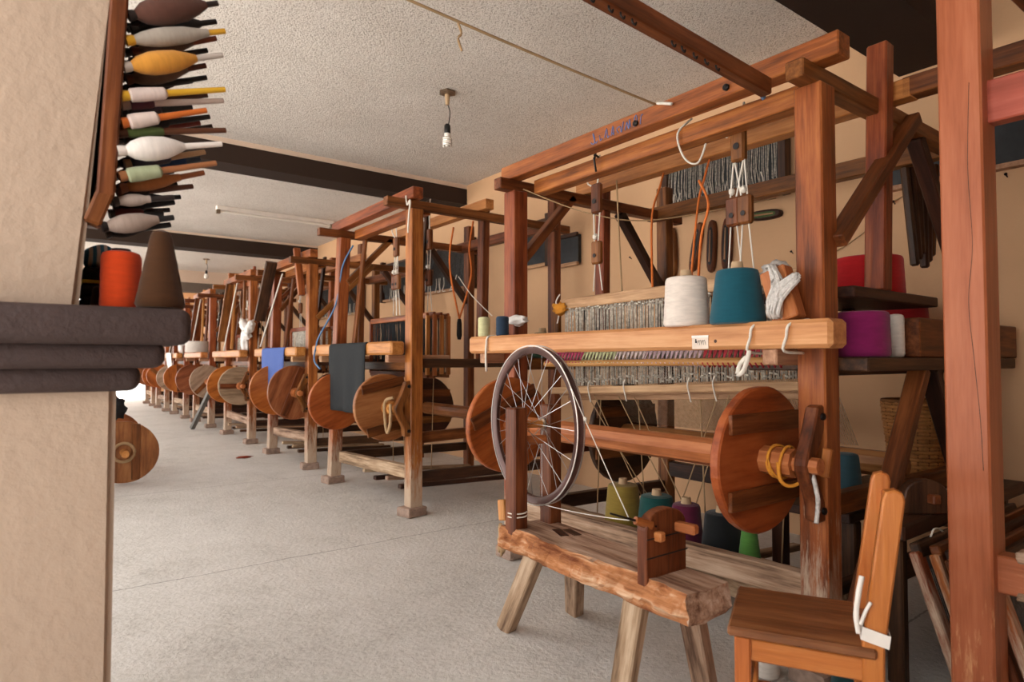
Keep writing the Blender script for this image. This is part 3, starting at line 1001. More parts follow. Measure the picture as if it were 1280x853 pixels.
# ---------------------------------------------------------------- cloths on the looms
def draped(name, label, x, y0, y1, ztop, zbot, m, thick=.006, back=.12):
    """cloth hanging over the front of a breast beam, down to zbot"""
    prof = [(x + .05 + back, ztop - .03), (x + .05, ztop + .004), (x - .035, ztop + .005), (x - .058, ztop - .012), (x - .062, ztop - .06), (x - .06, (ztop + zbot) / 2), (x - .055, zbot)]
    pts = smooth_path([(a, 0, b) for a, b in prof], 4)
    n = 16
    vs, fs = [], []
    for i, p in enumerate(pts):
        for k in range(n + 1):
            y = y0 + (y1 - y0) * k / n
            f = max(0, ztop - p.z) / max(.01, ztop - zbot)
            vs.append(V((p.x - .012 * f * (1 + math.sin(k * 1.1)), y + .012 * f * math.sin(k * .6), p.z)))
    for i in range(len(pts) - 1):
        for k in range(n):
            a = i * (n + 1) + k
            fs.append((a, a + 1, a + n + 2, a + n + 1))
    c0 = V((x, (y0 + y1) / 2, ztop))
    o = plain_mesh(name, [v - c0 for v in vs], fs, m, None, M.Translation(c0), True)
    s = o.modifiers.new('solid', 'SOLIDIFY')
    s.thickness = thick
    return tag(o, label, 'cloth', 'cloths hanging on the looms')


draped('woven_cloth', 'charcoal cloth strip hanging over a breast beam in front of a disc', 1.825, 4.02, 4.68, 1.118, .63, 'cloth_dark')
draped('woven_cloth', 'blue cloth strip hanging over a breast beam', 1.895, 6.02, 6.75, 1.118, .70, 'cloth_blue')
# ---------------------------------------------------------------- yarn on the near loom
zb = 1.118
G1 = 'yarn cones on the breast beam'
p = at(858, 404, X=1.85); yarn_cone('wide off-white yarn cone standing on the pine breast beam', (1.85, p.y, zb), .080, .072, .178, 'e0d3c8', group=G1)
p = at(922, 403, X=1.85); yarn_cone('teal yarn cone standing on the pine breast beam beside the white one', (1.85, p.y, zb), .090, .068, .182, '164f5e', group=G1)
p = at(605, 421, X=1.84); yarn_cone('slim pale green spool at the left end of the pine breast beam', (1.84, p.y, zb), .031, .031, .105, 'c9c79a', core=None, group=G1)
p = at(628, 420, X=1.84); yarn_cone('slim navy spool at the left end of the pine breast beam', (1.84, p.y, zb), .032, .032, .10, '27384c', core=None, group=G1)
yarn_cone('dark green cone low behind the left end of the breast beam', (2.16, 2.615, 1.012), .058, .05, .135, '2c4a36', group=G1)
G2 = 'yarn cones on the low sill of the front loom'
zs = .252
for px, py, w, tw, h, c, lab in (
        (779, 657, 47, 38, .172, '8a7433', 'olive green yarn cone standing on the low weathered sill'),
        (821, 668, 50, 40, .165, '174542', 'dark teal yarn cone on the low sill between olive and burgundy cones'),
        (858, 681, 42, 34, .165, '5a1c36', 'burgundy yarn cone behind the rounded board of the winder'),
        (902, 690, 50, 40, .17, '17191b', 'black yarn cone on the low sill beneath the large disc'),
        (937, 701, 27, 18, .15, '54873e', 'bright green slim yarn cone on the low sill under the disc')):
    p = at(px, py - 6, Z=zs)
    x = 2.125
    p = at(px, py - 6, X=x)
    d = (V((x, p.y, zs)) - CAM).dot(c_f)
    r0 = w / FPX * d / 2
    yarn_cone(lab, (x, p.y, zs), r0, tw / FPX * d / 2, h * d / 2.6, c, group=G2)
G3 = 'yarn on the right side of the front loom'
yarn_cone('thick magenta purple yarn cone on the side plank right of the breast beam', (2.17, .975, 1.009), .083, .080, .150, '7f1c55', core=None, group=G3)
yarn_cone('white yarn tube standing between the purple cone and the brown beam', (2.375, .955, 1.009), .027, .026, .150, 'ddd4ca', core=None, group=G3)
yarn_cone('large red yarn cone on the small upper shelf behind the post', (2.645, 1.165, 1.243), .132, .125, .165, 'b21b1f', core=None, group=G3)
yarn_cone('smaller red yarn cone behind the brown beam by the wall', (3.30, 1.30, 1.062), .118, .105, .225, '96191f', core=None, group=G3)
ws = thing('wall_shelf', 'narrow dark shelf on the wall under the smaller red cone', 'shelf', (3.3, 1.3, 1.03))
sbox('shelf_board', 3.12, 3.498, 1.12, 1.46, 1.03, 1.06, 'dark', ws)
sbox('shelf_bracket', 3.46, 3.498, 1.20, 1.24, .86, 1.03, 'dark', ws)
bb = beam('wooden_beam', (2.43, .965, 1.079), (3.46, .965, 1.079), .13, .138, 'red')
tag(bb, 'thick red-brown wooden beam lying on the side plank', 'beam')
# block and wool behind the right end of the breast beam
wb = beam('wooden_block', (1.852, 1.045, 1.121), (1.868, 1.10, 1.285), .055, .085, 'pine', up=(0, 1, 0))
tag(wb, 'tilted orange wooden block on the right end of the breast beam', 'wooden block')
sk = thing('wool_skein', 'grey-white wool skein slung over the tilted wooden block', 'wool', (1.9, 1.2, 1.12), None)
blob('wool_top', (1.95, 1.145, 1.29), (.04, .05, .035), 'wool', sk, 2, .45, 3, 2.4)
ss = []
for i in range(46):
    a, b, c = (R.uniform(-.018, .018) for _ in range(3))
    ss.append(smooth_path([(1.95 + a, 1.135 + b, 1.29 + c), (1.90 + a, 1.13 + b, 1.29 + c), (1.825 + a * .4, 1.085 + b * .5, 1.285 + c * .4), (1.80 + a * .3, 1.055 + b, 1.22 + c), (1.80 + a * .4, 1.07 + b * 1.2, 1.165 + c), (1.82 + a * .5, 1.075 + b, 1.128 + abs(c) * .3)], 4))
    ss.append(smooth_path([(1.81 + a * .3, 1.0 + b * .6, 1.25 + c * .6), (1.80 + a * .3, 1.055 + b, 1.2 + c), (1.82 + a * .5, 1.075 + b, 1.128 + abs(c) * .3)], 4))
o = tubes('wool_strands', ss, .0045, 'wool', sk, 4)
o['kind'] = 'stuff'

# ---------------------------------------------------------------- bobbin winder made from a bicycle wheel
BW = thing('bobbin_winder', 'bobbin winder with a bicycle wheel on a rough wooden bench', 'spinning wheel', (1.38, 1.4, 0))


def slab():
    a, b = V((1.405, 1.80, .381)), V((1.371, .997, .381))
    m, l = frame(a, b)
    rr = random.Random(3)
    from mathutils import noise as nz
    n = 46
    vs, fs = [], []
    ns = 0
    for i in range(n + 1):
        t = i / n
        hw = .098 - .018 * t
        x = l * (t - .5)
        sec = []
        # local y: +y is ... built round: top edge, bark side, underside, far side
        for (u, v) in ((-1, 1), (-.6, 1), (-.2, 1), (.2, 1), (.6, 1), (.93, 1), (1.02, .75), (1.06, .3), (1.04, -.2), (.98, -.6), (.86, -1), (.3, -1.05), (-.3, -1.05), (-.86, -1), (-1, -.5), (-1, .3)):
            y = u * hw
            z = v * .04
            bark = max(0, u - .7) * 3.2
            q = V((x * 9, y * 30, z * 30))
            y += bark * (.016 - .35 * z) * .5 + bark * .022 * nz.noise(q) + .003 * nz.noise(q * .6) + bark * .016 * nz.noise(V((x * 30, y * 60, z * 70)))
            z += (.012 * bark * nz.noise(q + V((5, 5, 5))) + (.002 if v > .9 else .006) * nz.noise(q * .5 + V((2, 0, 0))))
            sec.append((x + (.012 * nz.noise(q * 1.3) if i in (0, n) else 0), y, z))
        ns = len(sec)
        vs += sec
    for i in range(n):
        for k in range(ns):
            k2 = (k + 1) % ns
            fs.append((i * ns + k, i * ns + k2, (i + 1) * ns + k2, (i + 1) * ns + k))
    fs.append(tuple(range(ns)))
    fs.append(tuple(reversed(range(n * ns, (n + 1) * ns))))
    return vs, fs, m


vs, fs, m_ = slab()
# choose the bark side to face -X (the aisle)
if (m_.to_3x3() @ V((0, 1, 0))).x > 0:
    vs = [(x, -y, z) for x, y, z in vs]
    fs = [tuple(reversed(f)) for f in fs]
plank = plain_mesh('bench_plank', vs, fs, 'log', BW, m_)
plank.data.materials.append(W['bark'])
bm = bmesh.new(); bm.from_mesh(plank.data); bmesh.ops.recalc_face_normals(bm, faces=bm.faces); bm.to_mesh(plank.data); bm.free()
for f in plank.data.polygons:
    k = f.center
    if (m_.to_3x3() @ f.normal).x < -.3 and abs(f.normal.x) < .8:
        f.material_index = 1
legs = [((1.345, 1.66, .36), (632, 786)), ((1.46, 1.60, .36), (718, 766)), ((1.33, 1.20, .36), (775, 882)), ((1.42, 1.10, .36), (884, 872))]
for tp_, (fx, fy) in legs:
    a = V(tp_)
    b = at(fx, fy, Z=0)
    a = a + (a - b).normalized() * .0
    beam('leg', a, b, .062, .05, 'grey', BW, up=(1, .2, 0), bev=.005)
for x, y, h, mm in ((1.332, 1.755, .835, 'red'), (1.487, 1.755, .84, 'red')):
    u = post('upright', x, y, .40, h, .058, .058, mm, BW)
    sbox('axle_slot', x - .024, x + .024, y - .004, y + .004, h - .10, h + .001, 'black', u)
WC = V((1.413, 1.762, .772))
ax = V((.992, -.10, 0)).normalized()
RW = .282
wheel = thing('bicycle_wheel', None, None, WC)
del_keys = [k for k in wheel.keys()]
wheel.parent = BW
wheel.matrix_basis = MW[BW.name].inverted() @ MW[wheel.name]


def ring(name, prof, mat, par, n=72):
    """profile of (radius, offset along the axle) swept round the wheel axle"""
    s = V((0, 0, 1))
    t = ax.cross(s).normalized()
    vs, fs = [], []
    k = len(prof)
    for i in range(n):
        a = 2 * PI * i / n
        d = s * math.cos(a) + t * math.sin(a)
        for r_, w in prof:
            vs.append(d * r_ + ax * w)
    for i in range(n):
        j2 = (i + 1) % n
        for q in range(k):
            q2 = (q + 1) % k
            fs.append((i * k + q, i * k + q2, j2 * k + q2, j2 * k + q))
    o = plain_mesh(name, vs, fs, mat, par, M.Translation(WC), True)
    bm = bmesh.new(); bm.from_mesh(o.data); bmesh.ops.recalc_face_normals(bm, faces=bm.faces); bm.to_mesh(o.data); bm.free()
    o.data.set_sharp_from_angle(angle=math.radians(35))
    return o


ring('rim', [(RW - .006, -.013), (RW - .010, -.006), (RW - .010, .006), (RW - .006, .013), (RW - .024, .011), (RW - .030, .006), (RW - .030, -.006), (RW - .024, -.011)], 'rim', wheel)
for s in (-1, 1):
    ring('rim_edge', [(RW - .004, s * .012), (RW, s * .012), (RW, s * .0145), (RW - .004, s * .0145)], 'rim_edge', wheel)
hub = lathe('hub', [(.008, -.06), (.008, -.045), (.02, -.042), (.02, -.038), (.011, -.034), (.011, .034), (.02, .038), (.02, .042), (.008, .045), (.008, .06)], WC, ax, 'hub', wheel, 16)
rod('axle', WC - ax * .10, WC + ax * .10, .005, 'wire', wheel, 8)
for y_, z_, L_ in ((0, -.055, .12), (0, .0, .08)):
    rod('axle_collar', WC + ax * -.06 + V((0, 0, z_)), WC + ax * .06 + V((0, 0, z_)), .013 if z_ == 0 else .016, 'pine', wheel, 10)
s_ = V((0, 0, 1)); t_ = ax.cross(s_).normalized()
for i in range(32):
    a = 2 * PI * i / 32
    side = 1 if i % 2 else -1
    twist = (.55 if (i // 2) % 2 else -.55)
    d1 = s_ * math.cos(a) + t_ * math.sin(a)
    d0 = s_ * math.cos(a + twist) + t_ * math.sin(a + twist)
    rod('spoke', WC + d0 * .019 + ax * (.040 * side), WC + d1 * (RW - .028) + ax * (.003 * side), .0010, 'wire', wheel, 5)
# headstock with spindle
hm = axes_m((1.372, 1.15, .503), (0, 0, 1), (1, 0, 0))
out = []
w_, h_ = .083, .095
for k in range(13):
    a = -PI / 2 + PI * k / 12
    out.append((.045 + .05 * math.cos(a), w_ * math.sin(a)))
out += [(-.10, w_), (-.10, -w_)]
hs = prism('headstock', out, .034, 'red', BW, hm, .003)
for z in (.475, .525):
    beam('groove', (1.291, 1.1325, z), (1.459, 1.1325, z), .002, .004, 'black', hs)
beam('peg', (1.332, 1.19, .53), (1.332, 1.112, .53), .024, .026, 'pine', hs)
beam('peg', (1.41, 1.19, .545), (1.425, 1.075, .542), .026, .026, 'pine', hs)
rod('spindle', (1.33, 1.135, .555), (1.195, 1.172, .602), .004, 'metal_dark', BW, 8, .0025)
rod('spindle_bearing', (1.315, 1.14, .56), (1.268, 1.152, .577), .014, 'orange', BW, 10, .011)
sp = V((1.25, 1.157, .583))
top_pt = WC + s_ * RW * .80 - t_ * 0
td = V((0, -1, 0)) - ax * V((0, -1, 0)).dot(ax); td.normalize()
up_pt = WC + (s_ * .80 + td * .60) * (RW - .006)
lo_pt = WC + (s_ * -.985 + td * .17) * (RW - .006)
tube('drive_cord', sag(up_pt, sp, .004), .0014, 'string', BW)
tube('drive_cord', sag(lo_pt, sp - V((0, 0, .004)), .006), .0014, 'string', BW)
blob('cord_knot', up_pt.lerp(sp, .42), (.006, .006, .007), 'string', BW, 1, .3, 2)
blob('frayed_wool', (1.315, 1.815, .37), (.014, .018, .05), 'tan_string', BW, 7, .7, 3, 2.5)
tube('upright_tie', [V((1.335 + .032 * math.cos(t), 1.755 + .038 * math.sin(t), .455 + .002 * t)) for t in [i * .4 for i in range(34)]], .0025, 'string', BW)
beam('batten', (1.31, 1.80, .44), (1.315, 1.815, .51), .022, .035, 'pine', BW)
for (a_, b_) in (((1.43, 1.66), (1.40, 1.58)), ((1.46, 1.64), (1.44, 1.56))):
    beam('mortise', (a_[0], a_[1], .4195), (b_[0], b_[1], .4195), .03, .004, 'dark', BW)

# ---------------------------------------------------------------- chair
CH = thing('chair', 'small light wooden chair with a brown plank seat, front right', 'chair', (1.5, .83, 0))
FL = V((1.305, .888, 0)); u = V((.479, -.877, 0)); v = V((.877, .479, 0))
S, Wd, hz = .284, .285, .38


def cp(a, b, z):
    return FL + u * a + v * b + V((0, 0, z))


m_ = axes_m(cp(S / 2, Wd / 2, hz - .011), v, -u)
link('seat', box_mesh(Wd + .02, S + .012, .022, .005), 'seat', CH, axes_m(cp(S / 2, Wd / 2, hz - .011), u, v))
CH.children[0].data.transform(M.Identity(4))
for b in (.022, Wd - .022):
    beam('front_leg', cp(.022, b, 0), cp(.022, b, hz - .022), .036, .036, 'chair', CH, up=u)
    bl_ = [(S - .012, 0), (S - .012, hz), (S + .045, .715)]
    # back post: vertical to the seat, then raked back; one continuous timber
    y = v
    out = [(-.018, 0), (-.018, hz), (.042 - .016, .70), (.042 - .010, .716), (.042 + .008, .722), (.042 + .022, .715), (.042 + .026, .70), (.026, hz), (.022, 0)]
    prism('back_post', [(q, p_) for p_, q in out], .036, 'chair', CH, axes_m(cp(S + .0, b, 0), (0, 0, 1), u), .004)
for b in (.022, Wd - .022):
    beam('apron', cp(.03, b, hz - .052), cp(S, b, hz - .052), .02, .052, 'chair', CH)
    beam('stretcher', cp(.03, b, .13), cp(S, b, .13), .018, .03, 'chair', CH)
beam('apron', cp(.022, .03, hz - .052), cp(.022, Wd - .03, hz - .052), .02, .052, 'chair', CH)
beam('stretcher', cp(.022, .03, .19), cp(.022, Wd - .03, .19), .018, .03, 'chair', CH)
for z, q in ((.655, .052), (.55, .040), (.455, .028)):
    beam('back_slat', cp(S + q, .03, z), cp(S + q, Wd - .03, z), .012, .05, 'chair', CH)
st = thing('cloth_strip', 'white cloth strip tied round the near back post of the chair', 'strap', cp(S, .022, .38))
lp = []
for k, (a, b) in enumerate(((-.021, -.021), (.030, -.021), (.030, .021), (-.021, .021))):
    lp.append((a, b))
vs, fs = [], []
for a, b in lp:
    dz = .0 if a > 0 else .012
    for z in (.385 + dz, .413 + dz):
        q = .014 * (z - .38) / .1
        vs.append(cp(S + a + q, .022 + b, z))
for k in range(4):
    k2 = (k + 1) % 4
    fs.append((2 * k, 2 * k2, 2 * k2 + 1, 2 * k + 1))
o = plain_mesh('band', vs, fs, 'white', st)
o.modifiers.new('s', 'SOLIDIFY').thickness = -.003
tube('loose_end', smooth_path([cp(S - .024, .0, .41), cp(S - .028, .0, .45), cp(S - .022, .002, .50), cp(S - .015, .01, .53)], 5), .006, 'white', st)
tube('loose_end', smooth_path([cp(S - .02, -.003, .43), cp(S - .01, -.003, .46), cp(S + .0, -.002, .48)], 5), .004, 'white', st)

# ---------------------------------------------------------------- storage behind the chair
SBn = thing('storage_bench', 'low dark storage bench by the wall carrying the wicker basket', 'bench', (2.8, 1.22, 0))
sbox('top', 2.28, 3.44, 1.075, 1.40, .425, .46, 'dark', SBn, .004)
for x in (2.34, 3.38):
    for y in (1.10, 1.37):
        post('leg', x, y, 0, .425, .05, .05, 'dark', SBn)
yarn_cone('grey-blue yarn cone standing behind the right post of the front loom', (2.44, 1.165, .46), .062, .046, .19, '34505a', core=None, group=G3)
# basket
BK = thing('wicker_basket', 'tan wicker basket standing on the low bench by the wall', 'basket', (3.25, 1.215, .46))
bx, by, bz, bh = 3.245, 1.225, .462, .35
rows, cols = 21, 16
L = []
for i in range(rows):
    t = i / (rows - 1)
    r_ = .098 + .036 * t
    L.append([(bx + (r_ + .005 * (1 if (k + i) % 2 else -1)) * math.cos(2 * PI * k / (cols * 2)), by + (r_ + .005 * (1 if (k // 1 + i) % 2 else -1)) * math.sin(2 * PI * k / (cols * 2)), bz + .008 + (bh - .016) * t) for k in range(cols * 2)])
o = tubes('woven_wall', L, .0090, plain('wicker', 'bd8650', .6, 0, .3, .3, 40), BK, 5, True, True)
o['kind'] = 'stuff'
L = [[(bx + (.098 + .036 * t) * math.cos(2 * PI * k / cols), by + (.098 + .036 * t) * math.sin(2 * PI * k / cols), bz + bh * t) for t in (0, .5, 1)] for k in range(cols)]
o = tubes('stakes', L, .004, plain('wicker_dark', '7a4c28', .6, 0, .2), BK, 5)
o['kind'] = 'stuff'
lathe('base', [(.098, 0), (.10, .01)], (bx, by, bz - .002), (0, 0, 1), 'cork', BK, 24)
tube('rim', [(bx + .135 * math.cos(a), by + .135 * math.sin(a), bz + bh) for a in [i * PI / 18 for i in range(36)]], .010, plain('wicker_rim', '8a5a30', .6, 0, .3), BK, 6, True)
# dark second winder
DW = thing('bobbin_winder', 'dark wooden winder bench with a rounded block behind the chair', 'bench', (2.6, .85, 0))
sbox('bench_plank', 2.06, 3.2, .815, .905, .46, .51, 'dark', DW, .006)
for x in (2.15, 3.1):
    for y in (.875,):
        post('leg', x, y, 0, .46, .04, .05, 'dark', DW)
out = [(.05 * math.cos(a) + .02, .07 * math.sin(a)) for a in [-PI / 2 + PI * k / 10 for k in range(11)]] + [(-.04, .095), (-.04, -.095)]
prism('headstock', out, .04, 'dark', DW, axes_m((2.28, .845, .55), (0, 0, 1), (.8, -.6, 0)), .004)
beam('peg', (2.30, .86, .56), (2.27, .80, .56), .03, .03, 'red', DW)
tube('wool_wisp', smooth_path([(2.42, .83, .56), (2.45, .80, .60), (2.5, .78, .62)], 5), .008, 'wool', DW)
# leaning heddle frames
for k in range(5):
    yo = -.045 * k
    lab = ['heddle frame leaning against the dark bench, innermost of the leaning frames', 'second leaning heddle frame behind the chair', 'middle leaning heddle frame behind the chair',
           'fourth leaning heddle frame behind the chair', 'outermost leaning heddle frame, nearest the red post'][k]
    x0 = 2.05 + .02 * (k % 2)
    T = thing('harness', lab, 'loom harness', (x0, .62 + yo, 0), 'heddle frames leaning behind the chair')
    a0, a1 = V((x0, .645 + yo, .020)), V((x0, .782 + yo, .445))
    x1 = 2.92
    dx = V((x1 - x0, 0, 0))
    upv = V((0, -.95, .3))
    beam('side_bar', a0, a1, .045, .026, 'orange' if k in (0, 1, 4) else 'red', T, up=upv)
    beam('side_bar', a0 + dx, a1 + dx, .045, .026, 'red', T, up=upv)
    beam('top_bar', a1, a1 + dx, .045, .028, 'red' if k % 2 else 'dark', T, up=upv)
    beam('bottom_bar', a0, a0 + dx, .045, .028, 'dark', T, up=upv)
    L = [[a0 + V((.03 + (x1 - x0 - .06) * i / 70, 0, .0)), a1 + V((.03 + (x1 - x0 - .06) * i / 70, 0, 0))] for i in range(71)]
    o = tubes('heddles', L, .0025, 'heddle_dark', T, 3, False)
    o['kind'] = 'stuff'
    if k in (0, 3):
        tube('tie_string', smooth_path([a1 + V((.1, 0, .01)), a1 + V((.13, .0, .04)), a1 + V((.18, 0, .035)), a1 + V((.22, 0, .01))], 5), .003, 'string', T)
yarn_cone('white yarn cone on the floor under the chair seat', (1.865, 1.145, .001), .04, .034, .13, 'd8d0c6', core=None, group='yarn cones under the chair')
yarn_cone('dark teal yarn cone on the floor under the chair', (1.835, .87, .001), .06, .045, .15, '23464a', core=None, group='yarn cones under the chair')
# ---------------------------------------------------------------- things on the right wall
def wall_rack(label, y0, y1, z0, z1, strings=True, hm='heddle', seed=0, slope=0.0, frames=True, tail=.06):
    """old reed or heddle set hung flat on the wall"""
    rr = random.Random(seed)
    T = thing('heddle_rack', label, 'heddle rack', (XW, (y0 + y1) / 2, (z0 + z1) / 2), 'old heddle sets on the wall')
    x = XW - .028
    sbox('reed_panel', x - .008, XW - .003, y0, y1, z0 + .03, z1, 'panel', T)
    beam('ledge_strip', (x - .02, y0 - .01, z0 + .02), (x - .02, y1 + .01, z0 + .02 + slope), .03, .03, 'bar', T)
    beam('upper_strip', (x - .015, y0, z1), (x - .015, y1, z1), .025, .035, 'dark', T)
    if strings:
        n = int((y1 - y0) / .012)
        L = []
        for i in range(n):
            y = y0 + (y1 - y0) * (i + .5) / n
            L.append([(x - .03, y, z1 - .01), (x - .035 - rr.random() * .01, y + rr.uniform(-.01, .01), (z0 + z1) / 2), (x - .03, y + rr.uniform(-.01, .01), z0 + (z1 - z0) * rr.uniform(.12, .35))])
        o = tubes('old_heddles', L, .0028, hm, T, 3, False)
        o['kind'] = 'stuff'
        for i in range(8 if y0 < 3 else 18):
            y = y0 + (y1 - y0) * rr.uniform(.1, .95)
            tube('string_end', smooth_path([(x - .04, y, z0 + .16), (x - .045, y + rr.uniform(-.02, .02), z0 + .08), (x - .042, y + rr.uniform(-.04, .04), z0 + .02), (x - .045, y + rr.uniform(-.05, .05), z0 + .012)], 4), .0045, 'string', T)
    if frames:
        for y in (y0 - .03, y1 + .03):
            beam('side_board', (x - .02, y, z0 + .0), (x - .02, y, z1 + .05), .05, .06, 'dark', T, up=(1, 0, 0))
    return T


wall_rack('dark heddle set with white strings hung on the wall above the shuttles', 2.0, 2.80, 1.965, 2.34, seed=1, slope=.0, tail=.06)
wall_rack('small dark heddle set on the wall left of the near loom frame', 4.12, 4.45, 1.80, 2.20, False, seed=2)
wall_rack('dark comb of wire heddles on the wall behind the second loom', 5.30, 7.30, 1.72, 2.18, True, 'heddle_dark', seed=3)
wall_rack('dark panel on the wall beneath the left knee brace', 3.74, 4.03, 1.76, 2.02, False, seed=4, frames=False)
wall_rack('dark heddle set on the wall behind the third loom', 8.0, 9.6, 1.62, 2.1, True, 'heddle_dark', seed=5)
T = thing('reed_panel', 'long dark reed panel with a pale ledge on the wall by the red post', 'reed', (XW, .6, 1.95))
sbox('panel', XW - .035, XW - .002, -.2, 1.44, 1.885, 2.065, 'panel', T)
sbox('ledge', XW - .05, XW - .002, -.22, 1.46, 1.862, 1.885, 'bar', T)
sbox('top_strip', XW - .045, XW - .002, -.22, 1.46, 2.065, 2.085, 'dark', T)
for y, z in ((1.40, 1.80), (1.27, 1.81), (1.12, 1.80), (.93, 1.83), (.84, 1.84), (1.62, 1.73), (1.95, 1.62), (3.2, 1.75)):
    N = lathe('nail', [(.0025, 0), (.0025, .022), (.007, .024), (.007, .027)], (XW + .002, y, z), (-1, 0, .45), 'metal_dark', None, 8)
    tag(N, 'iron nail driven into the wall below the old heddle sets', 'nail', 'nails in the wall')


def shuttle(label, p, d, l=.36, w=.038, mat='dark', inner='black'):
    T = thing('weaving_shuttle', label, 'shuttle', p, 'weaving shuttles hung on the wall')
    d = V(d).normalized()
    out = []
    n = 16
    for k in range(n):
        a = 2 * PI * k / n
        c, s = math.cos(a), math.sin(a)
        out.append((l / 2 * (abs(c) ** .8) * (1 if c > 0 else -1), w * (abs(s) ** .65) * (1 if s > 0 else -1)))
    m = axes_m(p, d, V((-1, 0, 0)).cross(d))
    prism('boat_body', out, .04, mat, T, m, .008)
    out2 = [(x * .72, y * .55) for x, y in out]
    z = -1 if m.to_3x3()[0][2] > 0 else 1
    m2 = m.copy()
    m2.translation = V(p) + V((-.0215, 0, 0))
    prism('hollow', out2, .004, inner, T, m2, 0)
    rod('quill', V(p) + V((-.025, 0, 0)) - d * l * .3, V(p) + V((-.025, 0, 0)) + d * l * .3, .006, 'bar', T, 8, .004)
    return T


xs = XW - .0195
for (lab, pa, pb, w_, mt) in (
        ('dark wooden boat shuttle hanging upright, left of the rear post', (839, 284), (841, 347), .040, 'red'),
        ('tilted boat shuttle, left one of the pair above the white cone', (865, 340), (876, 278), .034, 'red'),
        ('upright boat shuttle, right one of the pair above the white cone', (889, 341), (891, 275), .034, 'red'),
        ('single upright boat shuttle between the pair and the pulleys', (908, 338), (910, 272), .036, 'red')):
    a = at(pa[0], pa[1], X=xs); b = at(pb[0], pb[1], X=xs)
    shuttle(lab, (a + b) / 2, b - a, (b - a).length, w_, mt)
a = at(935, 272, X=xs); b = at(978, 266, X=xs)
shuttle('dark green shuttle lying flat on two nails right of the pulleys', (a + b) / 2, b - a, (b - a).length, .03, 'dark', yarn_mat('4a5a38'))
hb_ = thing('heddle_bundle', 'dark bundle of old heddle sticks hanging behind the red post', 'heddle bundle', (3.2, 1.18, 1.9))
for k in range(6):
    beam('stick', (3.10 + .035 * k, 1.20 - .012 * k, 1.90), (3.12 + .035 * k, 1.17, 1.42 + .03 * (k % 3)), .03, .035, 'dark', hb_, up=(0, 1, 0), bev=.008)
tube('hanging_cord', smooth_path([(3.18, 1.19, 1.90), (3.15, 1.12, 1.94), (3.08, 1.05, 1.96)], 4), .006, 'tan_string', hb_)
wr = tube('wall_wire', smooth_path([at(1180, 225, X=3.49), at(1120, 250, X=3.49), at(1105, 270, X=3.49), at(1060, 305, X=3.49), at(1000, 340, X=3.49)], 6), .003, 'tan_string')
tag(wr, 'thin tan wire sagging along the wall behind the near loom', 'wire')

# ---------------------------------------------------------------- ceiling
def bulb(label, p, zl, cfl):
    T = thing('hanging_bulb', label, 'light bulb', p)
    x, y, z = p
    lathe('ceiling_plate', [(.055, 0), (.06, -.012), (.04, -.02)][::-1], p, (0, 0, 1), 'hub', T, 6, False)
    lathe('bracket_stub', [(.012, -.09), (.018, -.02)], p, (0, 0, 1), 'cork', T, 10)
    tube('wire', smooth_path([(x, y, z - .08), (x + .02, y, z - .14), (x + .005, y, zl + .13)], 6), .0035, 'black', T)
    lathe('socket', [(.012, .155), (.020, .145), (.022, .09), (.018, .085)][::-1], (x, y, zl), (0, 0, 1), 'black', T, 14)
    if cfl:
        lathe('ballast', [(.018, .065), (.022, .09)], (x, y, zl), (0, 0, 1), 'white', T, 14)
        pts = [(x + .024 * math.cos(t), y + .024 * math.sin(t), zl + .066 - .062 * t / 28) for t in [i * .35 for i in range(80)]]
        tube('spiral_tube', pts, .0075, 'glass', T, 8)
        lathe('tube_core', [(.014, .0), (.016, .065)], (x, y, zl), (0, 0, 1), 'glass', T, 12)
    else:
        lathe('glass_bulb', [(.004, 0), (.03, .012), (.042, .045), (.032, .075), (.016, .1)], (x, y, zl), (0, 0, 1), 'glass', T, 16)
    return T


bulb('bare spiral bulb hanging from the ceiling in the near bay', (2.16, 3.61, ZC), 2.425, True)
bulb('bare round bulb hanging far off, near the end of the aisle', (2.35, 12.2, ZC), 2.44, False)
FT = thing('tube_light', 'long white tube light fixture on the ceiling beyond the first beam', 'tube light', (2.32, 7.91, ZC))
sbox('fixture_body', 1.62, 3.02, 7.87, 7.95, ZC - .045, ZC, 'white', FT, .004)
rod('tube', (1.66, 7.91, ZC - .065), (2.98, 7.91, ZC - .065), .016, 'glass', FT, 10)
for x in (1.64, 3.0):
    sbox('end_cap', x - .02, x + .02, 7.885, 7.935, ZC - .09, ZC - .045, 'hub', FT)
HR = thing('hook_rail', 'wooden rail with screw hooks running out from the near loom top', 'rail', (1.5, 1.22, 2.05))
ra, rb_ = V((2.02, 1.205, 2.045)), V((.09, 1.60, 2.14))
rb_ = V((.12, 1.53, 2.02))
ra = at(958, 110, X=1.885); rb_ = ra + (at(767, 2, Z=ra.z + .02) - ra).normalized() * 1.75
beam('rail', ra, rb_, .04, .055, 'red', HR)
dr = (rb_ - ra).normalized()
for s in (.28, .33, .38, .43, .47, .62, .66, .70, .76):
    p = ra + dr * s * 1.1
    tube('screw_hook', smooth_path([p + V((0, -.014, -.03)), p + V((0, -.016, -.040)), p + V((.008, -.018, -.046)), p + V((.011, -.018, -.038))], 3), .0028, 'metal_dark', HR)
rp = tube('rope_line', sag((1.94, 1.62, 2.0), (.08, 1.66, 2.12), .012, 24), .0045, 'tan_string')
tag(rp, 'thin brown rope stretched across under the ceiling', 'rope')
tube('tied_end', smooth_path([(1.98, 1.60, 2.02), (1.92, 1.615, 2.005), (1.905, 1.58, 1.99), (1.90, 1.53, 1.97)], 5), .006, 'string', rp)
blob('knot', (1.935, 1.62, 2.0), (.016, .02, .014), 'string', rp, 2, .4, 2)
q = rp and V((1.02, 1.642, 2.045))
